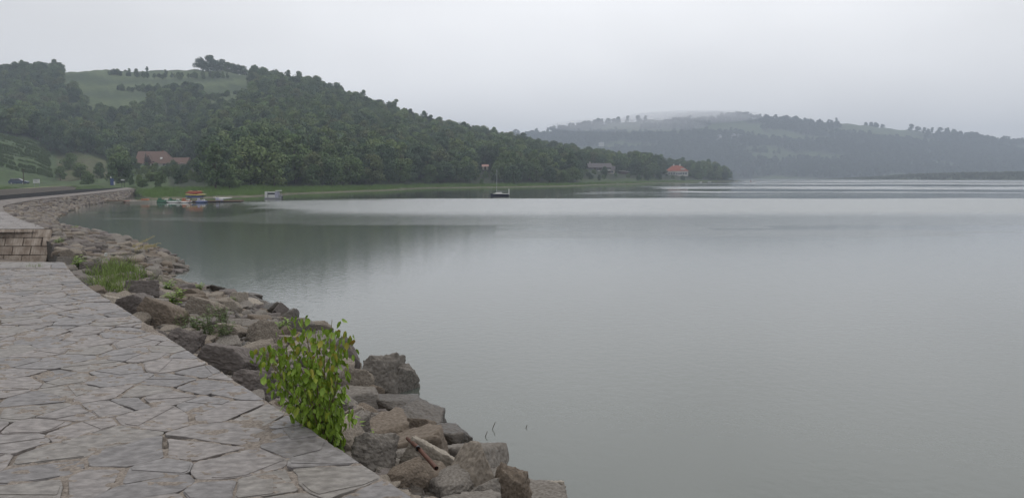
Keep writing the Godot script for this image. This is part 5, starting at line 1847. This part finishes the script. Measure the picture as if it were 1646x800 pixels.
func boats() -> void:
	# sailing dinghy
	var o := thing("sailboat", "small dark blue sailboat with a bare mast moored on the lake", "boat", Vector3(-2.35, 0, -143.668), PI + 0.12)
	put("hull", hull(3.5, 1.25, 0.36, 0.14), mats.navy, o)
	var deck := Shape.new()
	deck.loft([[Vector3(-1.7, 0.42, -0.5), Vector3(1.2, 0.45, -0.45), Vector3(1.2, 0.45, 0.45), Vector3(-1.7, 0.42, 0.5)], [Vector3(-1.65, 0.5, -0.46), Vector3(1.15, 0.53, -0.38), Vector3(1.15, 0.53, 0.38), Vector3(-1.65, 0.5, 0.46)]])
	put("deck", deck.mesh(), mats.white, o)
	var cab := Shape.new()
	cab.loft([[Vector3(-0.5, 0.5, -0.4), Vector3(0.95, 0.52, -0.3), Vector3(0.95, 0.52, 0.3), Vector3(-0.5, 0.5, 0.4)], [Vector3(-0.4, 0.78, -0.32), Vector3(0.45, 0.74, -0.22), Vector3(0.45, 0.74, 0.22), Vector3(-0.4, 0.78, 0.32)]])
	put("cabin", cab.mesh(), mats.white, o)
	var st := Shape.new()
	st.tube([Vector3(0.55, 0.5, 0), Vector3(0.5, 5.2, 0)], [0.045, 0.03], 7)
	put("mast", st.mesh(), mats.metal, o)
	st = Shape.new()
	st.tube([Vector3(0.5, 0.95, 0), Vector3(-1.3, 0.9, 0)], [0.035, 0.03], 6)
	put("boom", st.mesh(), mats.metal, o)
	st = Shape.new()
	st.tube([Vector3(0.5, 4.9, 0), Vector3(1.7, 0.62, 0)], [0.008, 0.008], 4)
	st.tube([Vector3(0.5, 4.9, 0), Vector3(-1.6, 0.5, 0)], [0.008, 0.008], 4)
	put("rigging", st.mesh(), mats.metal, o)
	put_box("rudder_head", Vector3(0.2, 1.25, 0.16), Vector3(-1.78, 0.75, 0), mats.white, o)
	# cabin boat
	o = thing("cabin_boat", "white and grey cabin houseboat with a raised rear canopy", "boat", Vector3(-39.763, 0, -126.224), 0.06)
	put_box("pontoon", Vector3(2.7, 0.2, 1.3), Vector3(0.1, 0.12, 0), mats.grey, o)
	put_box("float", Vector3(2.6, 0.2, 0.3), Vector3(0.1, 0.02, 0.45), mats.dark, o)
	put_box("float", Vector3(2.6, 0.2, 0.3), Vector3(0.1, 0.02, -0.45), mats.dark, o)
	put_box("bow_cabin", Vector3(0.42, 1.0, 1.1), Vector3(-0.98, 0.72, 0), mats.white, o)
	put_box("cabin_wall", Vector3(1.08, 0.5, 1.15), Vector3(-0.1, 0.48, 0), mats.white, o)
	put_box("window", Vector3(1.04, 0.3, 1.1), Vector3(-0.1, 0.87, 0), mats.window_glass, o)
	put_box("roof", Vector3(1.14, 0.16, 1.25), Vector3(-0.1, 1.1, 0), mats.white, o)
	put_box("doorway", Vector3(0.1, 1.0, 1.0), Vector3(-0.7, 0.7, 0), mats.dark, o)
	put_box("rear_cabin", Vector3(0.55, 0.98, 1.1), Vector3(0.73, 0.7, 0), mats.lilac, o)
	put_box("rear_bench", Vector3(0.45, 0.45, 1.0), Vector3(1.22, 0.42, 0), mats.grey, o)
	put_box("canopy", Vector3(0.8, 0.1, 1.2), Vector3(0.98, 1.36, 0), mats.white, o)
	for q in [[0.65, 0.5], [1.32, 0.5], [0.65, -0.5], [1.32, -0.5]]:
		put_box("post", Vector3(0.05, 0.8, 0.05), Vector3(q[0], 0.95, q[1]), mats.grey, o)
	put_box("outboard_motor", Vector3(0.2, 0.4, 0.25), Vector3(1.5, 0.25, 0), mats.dark, o)
	# the dock of the boat hire
	var dock := thing("floating_dock", "low pale floating dock reaching out from the stone bank", "dock", Vector3(-51.294, 0, -110.324), 0.0)
	for k in 7:
		var plank_dark := k == 6
		put_box("deck_section", Vector3(2.55, 0.12, 1.6), Vector3(-6.2 + k * 2.62 * 1.08, 0.18, 0), mats.wood if k != 1 else mats.pink, dock)
		put_box("float", Vector3(2.3, 0.2, 1.4), Vector3(-6.2 + k * 2.62 * 1.08, 0.02, 0), mats.cream if k < 2 else mats.dark, dock)
	var d0: Vector3 = dock.position
	var skiff := thing("rowing_boat", "long white open boat tied to the dock", "boat", Vector3(-52.015, 0, -107.147), 0.03)
	put("hull", hull(3.6, 1.0, 0.3, 0.1), mats.cream, skiff)
	put_box("bench", Vector3(0.25, 0.05, 0.8), Vector3(-0.5, 0.42, 0), mats.wood, skiff)
	put_box("orange_seat", Vector3(0.9, 0.22, 0.6), Vector3(0.2, 0.46, 0), mats.orange, skiff)
	# pedal boats: two floats, seats, a paddle box
	for q in [[Vector3(-50.168, 0, -109.245), "green", "green", "green pedal boat, first beside the white open boat", 1.9], [Vector3(-48.089, 0, -108.186), "green", "white", "green pedal boat with white floats in the middle of the dock", 1.9], [Vector3(-46.006, 0, -107.147), "orange", "white", "orange pedal boat in front of the stacked kayaks", 1.2], [Vector3(-43.857, 0, -107.147), "lilac", "blue", "lilac and blue pedal boat right of the orange one", 1.35], [Vector3(-42.535, 0, -110.324), "lilac", "blue", "lilac pedal boat beside the white beam", 1.1]]:
		var pb := thing("pedal_boat", q[3], "pedal boat", q[0], rng.randf_range(-0.1, 0.1), "pedal boats at the dock")
		for s in [-0.45, 0.45]:
			put("float", kayak_mesh(q[4] * 1.1), mats[q[2]], pb, Vector3(0, 0.08, s))
		put_box("platform", Vector3(q[4] * 0.8, 0.12, 1.0), Vector3(0, 0.26, 0), mats[q[1]], pb)
		for s in [-0.25, 0.25]:
			put_box("seat", Vector3(0.3, 0.08, 0.36), Vector3(-q[4] * 0.15, 0.38, s), mats[q[1]], pb)
			put_box("backrest", Vector3(0.07, 0.3, 0.36), Vector3(-q[4] * 0.3, 0.5, s), mats[q[1]], pb)
		put_box("paddle_box", Vector3(0.3, 0.2, 0.4), Vector3(q[4] * 0.22, 0.4, 0), mats.white, pb)
	# kayaks stacked on a rack
	var rack: Vector3 = Vector3(-48.569, 0, -116.361)
	var k_rack := thing("kayak_rack", "low dark rack under the stacked kayaks", "rack", rack)
	for x in [-0.9, 0.9]:
		put_box("bearer", Vector3(0.08, 0.08, 1.4), Vector3(x, 0.42, 0), mats.dark, k_rack)
		for z in [-0.6, 0.6]:
			put_box("leg", Vector3(0.07, 0.5, 0.07), Vector3(x, 0.2, z), mats.dark, k_rack)
	for q in [[-0.05, 0.60, 0.35, "blue", 2.7, "dark blue kayak, front lowest of the stack"], [0.15, 0.62, -0.35, "navy", 2.7, "navy kayak behind the lowest blue one"], [0.1, 0.88, 0.2, "yellow", 3.1, "yellow kayak with white ends in the middle of the stack"], [0.0, 0.9, -0.4, "cream", 3.1, "cream kayak behind the yellow one"], [-0.1, 1.16, 0.1, "red", 2.7, "red kayak near the top of the stack"], [0.0, 1.36, -0.05, "orange", 2.2, "orange kayak on the very top of the stack"]]:
		var ky := thing("kayak", q[5], "kayak", rack + Vector3(q[0], q[1], q[2]), 0.05, "kayaks stacked by the dock")
		put("hull", kayak_mesh(q[4]), mats[q[3]], ky)
		var ck := Shape.new()
		ck.tube([Vector3(-0.35, 0.15, 0), Vector3(0.35, 0.15, 0)], [0.1, 0.1], 6)
		put("cockpit", ck.mesh(), mats.dark, ky)
		if q[3] == "yellow":
			put_box("white_end", Vector3(0.35, 0.1, 0.12), Vector3(1.25, 0.1, 0), mats.white, ky)
	var beam := thing("racing_shell", "slim white rowing shell lying on the right of the dock", "boat", Vector3(-43.586, 0, -114.277), 0.0)
	put("hull", kayak_mesh(2.9), mats.white, beam, Vector3(0, 0.42, 0))
	put_box("seat", Vector3(0.3, 0.15, 0.3), Vector3(-1.25, 0.6, 0), mats.cream, beam)
	var raft := thing("dark_raft", "short dark wooden raft at the outer end of the dock", "raft", Vector3(-41.12, 0, -113.406))
	for k in 6:
		put_box("plank", Vector3(1.7, 0.1, 0.2), Vector3(0, 0.2, -0.6 + k * 0.24), mats.timber, raft)
	put_box("float", Vector3(1.5, 0.2, 1.2), Vector3(0, 0.05, 0), mats.dark, raft)
	# small boats off the far point
	for q in [[Vector3(122.571, 0, -522.125), 2.2, 0.5, "white", "small white dinghy on the far shore, nearest the red-roofed house"], [Vector3(123.845, 0, -498.904), 2.4, 0.5, "white", "white dinghy lying tilted off the far point"], [Vector3(135.574, 0, -522.125), 2.4, 0.1, "white", "white dinghy moored beside a pole off the far point"], [Vector3(161.414, 0, -547.611), 3.2, 0.1, "white", "white motorboat moored off the tip of the point"]]:
		var b := thing("dinghy", q[4], "boat", q[0], q[2], "small boats off the far point")
		put("hull", hull(q[1], 1.1, 0.45, 0.15), mats[q[3]], b)
		put_box("thwart", Vector3(0.25, 0.06, 0.85), Vector3(0, 0.62, 0), mats.wood, b)
		put_box("outboard_motor", Vector3(0.25, 0.5, 0.25), Vector3(-q[1] * 0.5, 0.5, 0), mats.dark, b)
	for q in [[Vector3(172.592, 0, -547.611), "red", "red and white buoy float on the open water"], [Vector3(175.051, 0, -547.611), "white", "square white float right of the red one"]]:
		var b := thing("mooring_float", q[2], "float", q[0])
		put_box("body", Vector3(1.5, 0.75, 1.2), Vector3(0, 0.4, 0), mats.white, b)
		put_box("band", Vector3(0.5, 0.7, 1.24), Vector3(-0.75, 0.42, 0), mats[q[1]], b)
		var rg := Shape.new()
		rg.tube([Vector3(0, 0.75, 0), Vector3(0, 1.1, 0)], [0.08, 0.06], 6)
		put("handle", rg.mesh(), mats.grey, b)
